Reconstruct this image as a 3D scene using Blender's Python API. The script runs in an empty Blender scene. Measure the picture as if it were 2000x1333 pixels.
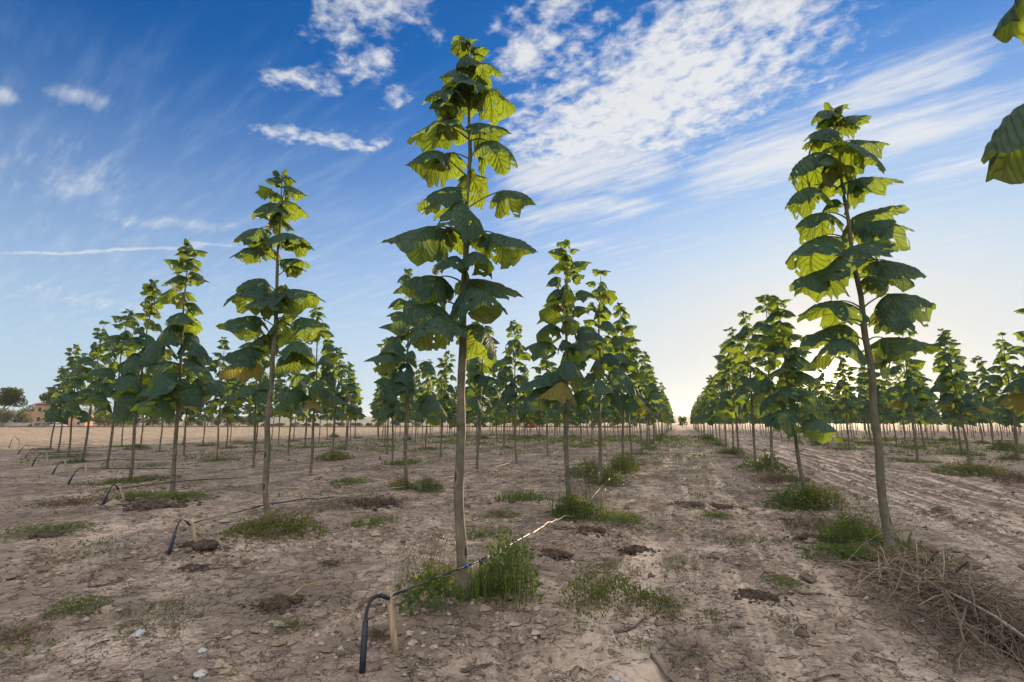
import bpy, math, random
import numpy as np
from mathutils import Vector
R_ = math.radians
random.seed(7)
SC = bpy.context.scene
COL = SC.collection

# ------------------------------------------------------------------ camera numbers
F, CAMH = 1000.0, 1.5
TILT = math.atan(160 / F)
YAW = math.atan(327 / (F * math.cos(TILT) + 160 * math.sin(TILT)))   # camera looks this far left of the rows (+Y)
RIGHT = np.array([math.cos(YAW), math.sin(YAW), 0.0])
FWD = np.array([-math.sin(YAW), math.cos(YAW), 0.0])
UP = np.array([0.0, 0.0, 1.0])
SUN_EL, SUN_AZ = R_(4.5), R_(31.64) - YAW                            # azimuth from +Y towards +X
SUN_DIR = np.array([math.sin(SUN_AZ) * math.cos(SUN_EL), math.cos(SUN_AZ) * math.cos(SUN_EL), math.sin(SUN_EL)])

def ray(u, v):
    a, b = (u - 1000) / F, (666.5 - v) / F
    return a, b * math.cos(TILT) + math.sin(TILT), math.cos(TILT) - b * math.sin(TILT)
def ground_at(u, v, h=0.0):
    """world point on the ground measured from the photograph's pixel"""
    a, up, fw = ray(u, v)
    k = (h - CAMH) / up
    return RIGHT * a * k + FWD * fw * k + UP * h
def at_depth(u, v, z):
    a, up, fw = ray(u, v)
    k = z / fw
    return RIGHT * a * k + FWD * z + UP * (CAMH + up * k)
def cam_depth(p):
    return float(np.dot(p, FWD))
def project(p):
    x, z, h = float(np.dot(p, RIGHT)), float(np.dot(p, FWD)), p[2] - CAMH
    d = z * math.cos(TILT) + h * math.sin(TILT)
    if d < 0.1: return None
    return 1000 + F * x / d, 666.5 - F * (h * math.cos(TILT) - z * math.sin(TILT)) / d, d

# ------------------------------------------------------------------ noise in numpy
def vnoise(x, y, seed=0):
    x = np.asarray(x, float); y = np.asarray(y, float)
    xi, yi = np.floor(x).astype(np.int64), np.floor(y).astype(np.int64)
    xf, yf = x - xi, y - yi
    def hsh(a, b):
        n = (a * 374761393 + b * 668265263 + seed * 974711) & 0x7fffffff
        n = ((n ^ (n >> 13)) * 1274126177) & 0x7fffffff
        return ((n ^ (n >> 16)) & 0xffff) / 65535.0
    u, v = xf * xf * (3 - 2 * xf), yf * yf * (3 - 2 * yf)
    return (hsh(xi, yi) * (1 - u) + hsh(xi + 1, yi) * u) * (1 - v) + (hsh(xi, yi + 1) * (1 - u) + hsh(xi + 1, yi + 1) * u) * v
def fbm(x, y, seed=0, octv=4, gain=0.5):
    s, a, t = 0.0, 1.0, 0.0
    for i in range(octv):
        s = s + a * (vnoise(x * 2 ** i + 17.3 * i, y * 2 ** i - 9.1 * i, seed + i) - 0.5); t += a; a *= gain
    return s / t * 2
def sstep(a, b, x):
    t = np.clip((np.asarray(x, float) - a) / (b - a), 0, 1)
    return t * t * (3 - 2 * t)

# ------------------------------------------------------------------ scene helpers
def tag(o, label=None, cat=None, group=None, kind=None):
    if label: o['label'] = label
    if cat: o['category'] = cat
    if group: o['group'] = group
    if kind: o['kind'] = kind
    return o
def empty(name, loc, label=None, cat=None, group=None, rz=0):
    o = bpy.data.objects.new(name, None)
    o.empty_display_size = 0.2
    o.location = [float(c) for c in loc]; o.rotation_euler = (0, 0, rz)
    COL.objects.link(o)
    return tag(o, label, cat, group)
class MB:
    """collects verts and faces; build() links them as ONE mesh object"""
    def __init__(s):
        s.v, s.f, s.m, s.uv, s.t, s.n = [], [], [], [], [], 0
    def add(s, v, f, mat=0, uv=None, tint=0.5):
        v = np.asarray(v, float)
        s.v.append(v); s.f += [tuple(i + s.n for i in q) for q in f]; s.m += [mat] * len(f)
        s.uv.append(np.zeros((len(v), 2)) if uv is None else np.asarray(uv, float))
        s.t.append(np.full(len(v), tint) if np.isscalar(tint) else np.asarray(tint, float))
        s.n += len(v)
    def tube(s, pts, rad, n=6, mat=0, cap=True, tint=0.5):
        pts = np.asarray(pts, float); k = len(pts)
        rad = np.full(k, rad) if np.isscalar(rad) else np.asarray(rad, float)
        tan = np.gradient(pts, axis=0); tan /= np.linalg.norm(tan, axis=1)[:, None] + 1e-12
        ref = np.array([0, 0, 1.0]) if abs(tan[0][2]) < 0.9 else np.array([1.0, 0, 0])
        V, L = [], 0.0
        UVs = []
        a = np.arange(n) * 2 * math.pi / n
        for i in range(k):
            x = np.cross(ref, tan[i]); x /= np.linalg.norm(x) + 1e-12; y = np.cross(tan[i], x); ref = np.cross(x, tan[i]) * -1
            ref = y
            if i: L += np.linalg.norm(pts[i] - pts[i - 1])
            V.append(pts[i] + rad[i] * (np.cos(a)[:, None] * x + np.sin(a)[:, None] * y))
            UVs.append(np.stack([a / (2 * math.pi), np.full(n, L)], 1))
        f = []
        for i in range(k - 1):
            for j in range(n):
                f.append((i * n + j, i * n + (j + 1) % n, (i + 1) * n + (j + 1) % n, (i + 1) * n + j))
        if cap:
            f.append(tuple(range(n - 1, -1, -1))); f.append(tuple(range((k - 1) * n, k * n)))
        s.add(np.concatenate(V), f, mat, np.concatenate(UVs), tint)
    def box(s, c, d, mat=0, rz=0.0):
        c = np.asarray(c, float); d = np.asarray(d, float) / 2
        v = np.array([[x, y, z] for z in (-1, 1) for y in (-1, 1) for x in (-1, 1)]) * d
        ca, sa = math.cos(rz), math.sin(rz)
        v = np.stack([v[:, 0] * ca - v[:, 1] * sa, v[:, 0] * sa + v[:, 1] * ca, v[:, 2]], 1) + c
        s.add(v, [(0, 2, 3, 1), (4, 5, 7, 6), (0, 1, 5, 4), (2, 6, 7, 3), (0, 4, 6, 2), (1, 3, 7, 5)], mat)
    def mesh(s, name, mats, smooth=True):
        me = bpy.data.meshes.new(name)
        V = np.concatenate(s.v) if s.v else np.zeros((0, 3))
        me.from_pydata(V.tolist(), [], s.f)
        for m in (mats if isinstance(mats, (list, tuple)) else [mats]): me.materials.append(m)
        if len(s.f):
            me.polygons.foreach_set('material_index', s.m)
            me.polygons.foreach_set('use_smooth', [smooth] * len(s.f))
            uvl = me.uv_layers.new(name='UVMap')
            li = np.zeros(len(me.loops), np.int32); me.loops.foreach_get('vertex_index', li)
            uvl.data.foreach_set('uv', np.concatenate(s.uv)[li].astype(np.float32).ravel())
            at = me.attributes.new('tint', 'FLOAT', 'POINT')
            at.data.foreach_set('value', np.concatenate(s.t).astype(np.float32))
        me.update()
        return me
    def build(s, name, mats, parent=None, loc=None, smooth=True):
        o = bpy.data.objects.new(name, s.mesh(name, mats, smooth)); COL.objects.link(o)
        if parent is not None: o.parent = parent
        if loc is not None: o.location = [float(c) for c in loc]
        return o
def copy_tree(o, parent=None):
    c = o.copy(); COL.objects.link(c)
    if parent is not None: c.parent = parent
    for ch in list(o.children): copy_tree(ch, c)
    return c

# ------------------------------------------------------------------ node helper
class NT:
    def __init__(s, tree):
        s.t = tree; tree.nodes.clear()
    def n(s, typ, _out=0, **kw):
        nd = s.t.nodes.new(typ)
        for k, v in kw.items():
            if k.startswith('i_'):
                key = k[2:]; key = int(key) if key.isdigit() else key.replace('_', ' ')
                s.put(nd.inputs[key], v)
            else: setattr(nd, k, v)
        return nd
    def put(s, sock, v):
        if hasattr(v, 'is_output'): s.t.links.new(v, sock)
        elif hasattr(v, 'outputs'): s.t.links.new(v.outputs[0], sock)
        elif isinstance(v, (tuple, list)) and sock.type == 'RGBA' and len(v) == 3: sock.default_value = (*v, 1)
        else: sock.default_value = v
    def math(s, op, a, b=0.0, c=None, clamp=False):
        nd = s.t.nodes.new('ShaderNodeMath'); nd.operation = op; nd.use_clamp = clamp
        s.put(nd.inputs[0], a); s.put(nd.inputs[1], b)
        if c is not None: s.put(nd.inputs[2], c)
        return nd.outputs[0]
    def vmath(s, op, a, b=None, out=0):
        nd = s.t.nodes.new('ShaderNodeVectorMath'); nd.operation = op
        s.put(nd.inputs[0], a)
        if b is not None: s.put(nd.inputs[3 if op == 'SCALE' else 1], b)
        return nd.outputs[out]
    def mix(s, fac, a, b, blend='MIX'):
        nd = s.t.nodes.new('ShaderNodeMix'); nd.data_type = 'RGBA'; nd.blend_type = blend
        s.put(nd.inputs[0], fac); s.put(nd.inputs[6], a); s.put(nd.inputs[7], b)
        return nd.outputs[2]
    def ramp(s, x, a, b, lo=0.0, hi=1.0):
        nd = s.t.nodes.new('ShaderNodeMapRange'); nd.interpolation_type = 'SMOOTHSTEP'
        s.put(nd.inputs[0], x); nd.inputs[1].default_value = a; nd.inputs[2].default_value = b
        nd.inputs[3].default_value = lo; nd.inputs[4].default_value = hi
        return nd.outputs[0]
    def noise(s, vec, scale, detail=4, rough=0.55, out=0, dist=0.0):
        nd = s.t.nodes.new('ShaderNodeTexNoise')
        s.put(nd.inputs['Vector'], vec); s.put(nd.inputs['Scale'], scale)
        nd.inputs['Detail'].default_value = detail; nd.inputs['Roughness'].default_value = rough; nd.inputs['Distortion'].default_value = dist
        return nd.outputs[out]
    def vor(s, vec, scale, feature='F1', out=0):
        nd = s.t.nodes.new('ShaderNodeTexVoronoi'); nd.feature = feature
        s.put(nd.inputs['Vector'], vec); s.put(nd.inputs['Scale'], scale)
        return nd.outputs[out]
    def map(s, vec, scale=(1, 1, 1), rot=(0, 0, 0), loc=(0, 0, 0)):
        nd = s.t.nodes.new('ShaderNodeMapping')
        s.put(nd.inputs[0], vec); nd.inputs[1].default_value = loc; nd.inputs[2].default_value = rot; nd.inputs[3].default_value = scale
        return nd.outputs[0]
def material(name):
    m = bpy.data.materials.new(name); m.use_nodes = True
    return m, NT(m.node_tree)
def simple_mat(name, col, rough=0.8, var=0.25, scale=8.0, bump=0.0, metal=0.0, spec=0.3, coat=0.0):
    m, t = material(name)
    geo = t.n('ShaderNodeTexCoord').outputs['Object']
    nz = t.noise(geo, scale, 5)
    c = t.mix(t.ramp(nz, 0.3, 0.7), [x * (1 - var) for x in col], [min(1, x * (1 + var)) for x in col])
    p = t.n('ShaderNodeBsdfPrincipled', i_Base_Color=c, i_Roughness=rough, i_Metallic=metal)
    p.inputs['Specular IOR Level'].default_value = spec
    p.inputs['Coat Weight'].default_value = coat
    if bump:
        b = t.n('ShaderNodeBump', i_Strength=bump, i_Distance=0.02, i_Height=t.noise(geo, scale * 3, 6))
        t.put(p.inputs['Normal'], b)
    t.put(t.n('ShaderNodeOutputMaterial').inputs[0], p)
    return m
SUN_E, EXPOSURE, SKY_S = 5.0, 1.0, 0.115
VEIL_TOP = 0.60
SKY_TINT = (0.05, 0.76, 1.40)
CL_FAR, CL_NEAR, CL_FILL = (3.4, 3.5, 3.6), (4.0, 3.95, 3.85), (8.2, 8.1, 8.0, 1)
VE_FAR, VE_NEAR = (2.5, 3.2, 3.8), (3.55, 3.3, 3.0)
AUREOLE, DISC = 17.0, 1500.0
PUFFS = [(1060, 330, 1600, 20, 0.34, 1.15), (1010, 300, 1300, 300, 0.22, .9), (1300, 60, 1640, -30, 0.2, 1.0), (1000, 130, 1110, 40, 0.13, .95), (1030,10,1120,40,.1,.8), (560, 15, 840, 20, 0.06, .75), (640, 85, 760, 100, 0.09, .75), (510, 130, 680, 150, 0.06, .8), (730,160,800,190,.08,.75),
         (490, 265, 770, 290, 0.07, .8)]
STREAKS = [(1000, 380, 1330, 290, 0.26, 1.1), (1000, 445, 1300, 400, 0.16, .9), (1330, 370, 2050, 180, 0.24, 1.1), (1600, 220, 2000, 60, 0.13, .95), (1750, 370, 2050, 300, .12, .7), (1050,490,1200,480,.1,.7),
           (0, 200, 110, 205, 0.08, .75), (130, 195, 260, 205, 0.08, .7), (0, 300, 230, 390, 0.35, .5), (180, 428, 460, 445, 0.10, .6), (-50, 498, 450, 474, 0.03, .9), (0,560,330,620,.3,.5)]
SOIL_L, SOIL_D = (0.585, 0.45, 0.34), (0.36, 0.265, 0.195)
HAZE, HAZE_G = 0.00014, 0.45
# ------------------------------------------------------------------ camera, sun, sky
cam = bpy.data.objects.new('camera', bpy.data.cameras.new('camera')); COL.objects.link(cam)
cam.data.sensor_width = 36; cam.data.lens = 18.0; cam.data.clip_end = 6000; cam.data.clip_start = 0.05
cam.location = (0, 0, CAMH); cam.rotation_euler = (math.pi / 2 + TILT, 0, YAW)
SC.camera = cam
sun = bpy.data.objects.new('sun', bpy.data.lights.new('sun', 'SUN')); COL.objects.link(sun)
sun.data.energy = SUN_E; sun.data.angle = R_(0.5); sun.data.color = (1.0, 0.74, 0.46)
sun.rotation_euler = Vector([float(c) for c in SUN_DIR]).to_track_quat('Z', 'Y').to_euler()
SC.view_settings.view_transform = 'Standard'; SC.view_settings.look = 'None'
SC.view_settings.exposure = EXPOSURE; SC.view_settings.gamma = 1
SC.render.film_transparent = False
cy = SC.cycles
cy.max_bounces = 8; cy.diffuse_bounces = 4; cy.glossy_bounces = 2; cy.transmission_bounces = 5; cy.transparent_max_bounces = 8
cy.volume_bounces = 0; cy.sample_clamp_indirect = 6; cy.caustics_reflective = False; cy.caustics_refractive = False

world = bpy.data.worlds.new('World'); SC.world = world; world.use_nodes = True
t = NT(world.node_tree)
sky = t.n('ShaderNodeTexSky', sky_type='NISHITA', sun_disc=False, sun_elevation=SUN_EL, sun_rotation=SUN_AZ,
          altitude=100, air_density=1.0, dust_density=0.6, ozone_density=3.0)
d = t.vmath('NORMALIZE', t.n('ShaderNodeTexCoord').outputs['Generated'])
sep = t.n('ShaderNodeSeparateXYZ', i_0=d)
zz = t.math('MAXIMUM', sep.outputs[2], 0.0)
# the cloud layer: a flat sheet high above, addressed by where the view direction meets it
inv = t.math('DIVIDE', 1.0, t.math('ADD', zz, 0.035))
CD = R_(69)                                                       # heading of the cloud streets, left of the rows
D_, N_ = (-math.sin(CD), math.cos(CD), 0), (math.cos(CD), math.sin(CD), 0)
s_ = t.math('MULTIPLY', t.vmath('DOT_PRODUCT', d, D_, out=1), inv)
c_ = t.math('MULTIPLY', t.vmath('DOT_PRODUCT', d, N_, out=1), inv)
sc = t.n('ShaderNodeCombineXYZ', i_0=s_, i_1=c_, i_2=0.0).outputs[0]
warp = t.noise(sc, 1.3, 3, out=1)
scw = t.vmath('ADD', sc, t.vmath('SCALE', t.vmath('SUBTRACT', warp, (0.5, 0.5, 0.5)), 0.5))
def cloud_coord(u, v):
    a, up, fw = ray(u, v); p = RIGHT * a + FWD * fw + UP * up; p = p / np.linalg.norm(p)
    k = 1 / (p[2] + 0.035)
    return float(np.dot(p, D_)) * k, float(np.dot(p, N_)) * k
def blob(u, v, u2, v2, wid, amp=1.0):
    """soft lens-shaped patch of the layer running from one measured point to another"""
    s0, c0 = cloud_coord(u, v); s1, c1 = cloud_coord(u2, v2)
    sm, cm, L, ang = (s0 + s1) / 2, (c0 + c1) / 2, math.hypot(s1 - s0, c1 - c0) / 2, math.atan2(c1 - c0, s1 - s0)
    ds, dc = t.math('SUBTRACT', t.sw, sm), t.math('SUBTRACT', t.cw, cm)
    ca, sa = math.cos(ang), math.sin(ang)
    al = t.math('ADD', t.math('MULTIPLY', ds, ca / L), t.math('MULTIPLY', dc, sa / L))
    ac = t.math('ADD', t.math('MULTIPLY', ds, -sa / wid), t.math('MULTIPLY', dc, ca / wid))
    q = t.math('ADD', t.math('POWER', t.math('ABSOLUTE', al), 4.0), t.math('MULTIPLY', ac, ac))
    return t.math('MULTIPLY', t.math('EXPONENT', t.math('MULTIPLY', q, -1.0)), amp)
sp = t.n('ShaderNodeSeparateXYZ', i_0=scw); t.sw, t.cw = sp.outputs[0], sp.outputs[1]
def union(lst):
    o = lst[0]
    for x in lst[1:]: o = t.math('MAXIMUM', o, x)
    return o
puffs = union([blob(*b) for b in PUFFS])
streaks = union([blob(*b) for b in STREAKS])
# cirrocumulus grain and fibrous streak grain
g1 = t.noise(sc, 20.0, 4, 0.6, dist=0.2); g2 = t.noise(t.map(sc, (2.2, 5.0, 1)), 2.6, 5, 0.6)
puff = t.ramp(t.math('ADD', t.math('MULTIPLY', puffs, 0.78), t.math('ADD', t.math('MULTIPLY', t.math('SUBTRACT', g1, 0.5), 1.5), t.math('MULTIPLY', t.math('SUBTRACT', g2, 0.5), 0.9))), 0.20, 0.95)
puff = t.math('MULTIPLY', puff, t.ramp(puffs, 0.03, 0.3))
f1 = t.noise(t.map(sc, (1.0, 6.0, 1)), 2.2, 6, 0.62); f2 = t.noise(t.map(sc, (6.0, 14.0, 1)), 2.0, 4, 0.6)
strk = t.ramp(t.math('ADD', t.math('MULTIPLY', streaks, 0.75), t.math('ADD', t.math('MULTIPLY', t.math('SUBTRACT', f1, 0.5), 1.1), t.math('MULTIPLY', t.math('SUBTRACT', f2, 0.5), 0.45))), 0.15, 0.95)
strk = t.math('MULTIPLY', strk, t.ramp(streaks, 0.02, 0.3))
veil_n = t.ramp(f1, 0.42, 0.8)
cs = t.vmath('DOT_PRODUCT', d, [float(c) for c in SUN_DIR], out=1)
ang = t.math('ARCCOSINE', t.math('MINIMUM', cs, 0.999999))
near = t.math('EXPONENT', t.math('MULTIPLY', ang, -1.9))            # forward scattering towards the sun
# thin veil: optical depth grows towards the horizon
tv = t.math('DIVIDE', t.math('SUBTRACT', t.math('ADD', VEIL_TOP, t.math('MULTIPLY', near, 0.28)), zz), VEIL_TOP)
veil = t.math('MULTIPLY', t.ramp(t.math('ADD', tv, t.math('MULTIPLY', t.math('SUBTRACT', veil_n, 0.4), 0.13)), 0.0, 1.05), t.math('ADD', 0.9, t.math('MULTIPLY', near, 0.1)))
skyc = t.mix(1.0, sky.outputs[0], SKY_TINT, 'MULTIPLY')
lit = t.mix(near, (CL_FAR[0], CL_FAR[1], CL_FAR[2]), (CL_NEAR[0], CL_NEAR[1], CL_NEAR[2]))
vcol = t.mix(near, VE_FAR, VE_NEAR)
c1 = t.mix(veil, skyc, vcol)
cov = t.math('MAXIMUM', t.math('MULTIPLY', puff, 0.92), t.math('MULTIPLY', strk, 0.8))
# brighter broken cloud added out of view, overhead and behind, to light the ground
back = t.vmath('DOT_PRODUCT', d, [float(-c) for c in FWD], out=1)
over = t.math('MAXIMUM', t.ramp(zz, 0.70, 0.84), t.math('MULTIPLY', t.ramp(back, 0.0, 0.35), t.ramp(zz, 0.08, 0.3)))
over = t.math('MULTIPLY', over, t.ramp(t.noise(sc, 1.7, 4, 0.6), 0.30, 0.52))
cov = t.math('MAXIMUM', cov, t.math('MULTIPLY', over, 0.95))
c2 = t.mix(cov, c1, t.mix(over, lit, CL_FILL))
# bright aureole and disc of the low sun seen through thin cloud
au = t.math('ADD', t.math('ADD', t.math('MULTIPLY', t.math('EXPONENT', t.math('MULTIPLY', ang, -16.0)), 1.5), t.math('MULTIPLY', t.math('EXPONENT', t.math('MULTIPLY', ang, -40.0)), AUREOLE)), t.math('MULTIPLY', t.ramp(ang, R_(0.36), R_(0.5), 1.0, 0.0), DISC))
c3 = t.mix(1.0, c2, t.vmath('SCALE', (1.0, 0.78, 0.45), au), 'ADD')
bg = t.n('ShaderNodeBackground', i_Color=c3, i_Strength=SKY_S)
t.put(t.n('ShaderNodeOutputWorld').inputs[0], bg)
# ------------------------------------------------------------------ materials of the trees
def leaf_material(name, front, back, trans, mixf=0.42):
    m, t = material(name)
    uv = t.n('ShaderNodeTexCoord').outputs['UV']                  # flat leaf coordinates, origin at the stalk
    sx = t.n('ShaderNodeSeparateXYZ', i_0=uv); x, y = sx.outputs[0], sx.outputs[1]
    rho = t.math('SQRT', t.math('ADD', t.math('MULTIPLY', x, x), t.math('MULTIPLY', y, y)))
    th = t.math('ARCTAN2', y, x)
    main = t.math('MULTIPLY', t.math('ABSOLUTE', t.math('SINE', t.math('MULTIPLY', th, 3.5))), rho)
    wob = t.noise(uv, 5.0, 3)
    side = t.math('ABSOLUTE', t.math('SINE', t.math('ADD', t.math('MULTIPLY', t.math('SUBTRACT', rho, t.math('MULTIPLY', main, 0.55)), 26.0), t.math('MULTIPLY', wob, 3.0))))
    vein = t.math('MAXIMUM', t.ramp(main, 0.010, 0.050, 1.0, 0.0), t.math('MULTIPLY', t.ramp(side, 0.05, 0.42, 1.0, 0.0), 0.7))
    vein = t.math('MULTIPLY', vein, t.ramp(rho, 1.0, 0.6))
    tint = t.n('ShaderNodeAttribute', attribute_name='tint').outputs['Fac']
    nz = t.noise(uv, 7.0, 5)
    old = t.ramp(tint, 0.86, 0.95)                                  # a few old yellowing leaves
    fr = t.mix(t.ramp(nz, 0.3, 0.75), [c * 0.75 for c in front], [c * 1.3 for c in front])
    fr = t.mix(vein, fr, [c * 1.7 for c in front]); fr = t.mix(old, fr, (0.16, 0.13, 0.03))
    bk = t.mix(t.ramp(nz, 0.3, 0.75), [c * 0.8 for c in back], [c * 1.2 for c in back])
    bk = t.mix(vein, bk, [c * 1.35 for c in back]); bk = t.mix(old, bk, (0.22, 0.16, 0.05))
    rust = t.math('MULTIPLY', t.ramp(t.noise(uv, 3.1, 4), 0.60, 0.70), t.ramp(tint, 0.45, 0.7, 0.0, 0.75))
    fr = t.mix(rust, fr, (0.14, 0.10, 0.035)); bk = t.mix(rust, bk, (0.17, 0.11, 0.05))
    tr = t.mix(t.ramp(tint, 0.0, 0.85), [c * 0.72 for c in trans], [min(1, c * 1.25) for c in trans])
    tr = t.mix(t.ramp(nz, 0.3, 0.75), t.mix(1.0, tr, (0.72, 0.78, 0.8), 'MULTIPLY'), tr)
    tr = t.mix(t.math('MULTIPLY', vein, 0.95), tr, [c * 0.22 for c in trans]); tr = t.mix(rust, tr, (0.16, 0.09, 0.02)); tr = t.mix(old, tr, (0.42, 0.40, 0.04))
    backf = t.n('ShaderNodeNewGeometry').outputs['Backfacing']
    col = t.mix(backf, fr, bk)
    bump = t.n('ShaderNodeBump', i_Strength=0.8, i_Distance=0.014, i_Height=t.math('ADD', t.math('MULTIPLY', vein, -0.8), t.math('ADD', t.math('MULTIPLY', side, 0.5), t.math('MULTIPLY', nz, 0.6))))
    p = t.n('ShaderNodeBsdfPrincipled', i_Base_Color=col, i_Roughness=0.62, i_Normal=bump)
    p.inputs['Specular IOR Level'].default_value = 0.32
    tl = t.n('ShaderNodeBsdfTranslucent', i_Color=tr, i_Normal=bump)
    mx = t.n('ShaderNodeMixShader', i_0=mixf, i_1=p, i_2=tl)
    t.put(t.n('ShaderNodeOutputMaterial').inputs[0], mx)
    return m
M_LEAF = leaf_material('paulownia_leaf', (0.033, 0.076, 0.058), (0.34, 0.31, 0.18), (0.31, 0.42, 0.022))
def bark_material():
    m, t = material('young_bark')
    uv = t.n('ShaderNodeTexCoord').outputs['UV']; ob = t.n('ShaderNodeTexCoord').outputs['Object']
    n1 = t.noise(ob, 9.0, 5); n2 = t.noise(ob, 70.0, 4)
    c = t.mix(t.ramp(n1, 0.3, 0.7), (0.100, 0.090, 0.052), (0.175, 0.142, 0.092))
    c = t.mix(t.ramp(n2, 0.55, 0.75), c, (0.24, 0.20, 0.145))
    z = t.n('ShaderNodeSeparateXYZ', i_0=ob).outputs[2]
    c = t.mix(t.ramp(z, 2.6, 4.4), c, (0.13, 0.12, 0.055))
    sc_ = t.vor(t.map(ob, (7, 7, 2.6)), 1.0)
    scar = t.ramp(sc_, 0.10, 0.17, 1.0, 0.0)
    ring = t.math('MULTIPLY', t.ramp(sc_, 0.30, 0.20), t.ramp(sc_, 0.13, 0.18)); c = t.mix(t.math('MULTIPLY', ring, .55), c, (0.26, 0.215, 0.15))
    c = t.mix(t.math('MULTIPLY', scar, 0.9), c, (0.040, 0.028, 0.018))
    blot = t.ramp(t.noise(t.map(ob, (5, 5, 1.6)), 1.0, 5, .65), .55, .68, 0.0, .6); c = t.mix(blot, c, (0.062, 0.058, 0.036))
    c = t.mix(t.ramp(t.math('ADD', z, t.math('MULTIPLY', n1, -.25)), .16, .0, 0.0, .8), c, (0.24, 0.185, 0.14))
    len_ = t.ramp(t.vor(t.map(ob, (60, 60, 60)), 1.0), 0.12, 0.2, 1.0, 0.0)
    c = t.mix(t.math('MULTIPLY', len_, 0.5), c, (0.36, 0.31, 0.23))
    h = t.math('ADD', t.math('MULTIPLY', n1, 0.6), t.math('ADD', t.math('MULTIPLY', n2, 0.35), t.math('ADD', t.math('MULTIPLY', scar, -0.7), t.math('MULTIPLY', len_, 0.5))))
    b = t.n('ShaderNodeBump', i_Strength=0.6, i_Distance=0.008, i_Height=h)
    p = t.n('ShaderNodeBsdfPrincipled', i_Base_Color=c, i_Roughness=0.75, i_Normal=b)
    p.inputs['Specular IOR Level'].default_value = 0.3
    t.put(t.n('ShaderNodeOutputMaterial').inputs[0], p)
    return m
M_BARK = bark_material()
M_STALK = simple_mat('leaf_stalk', (0.15, 0.15, 0.055), 0.6, 0.2, 20)

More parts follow.
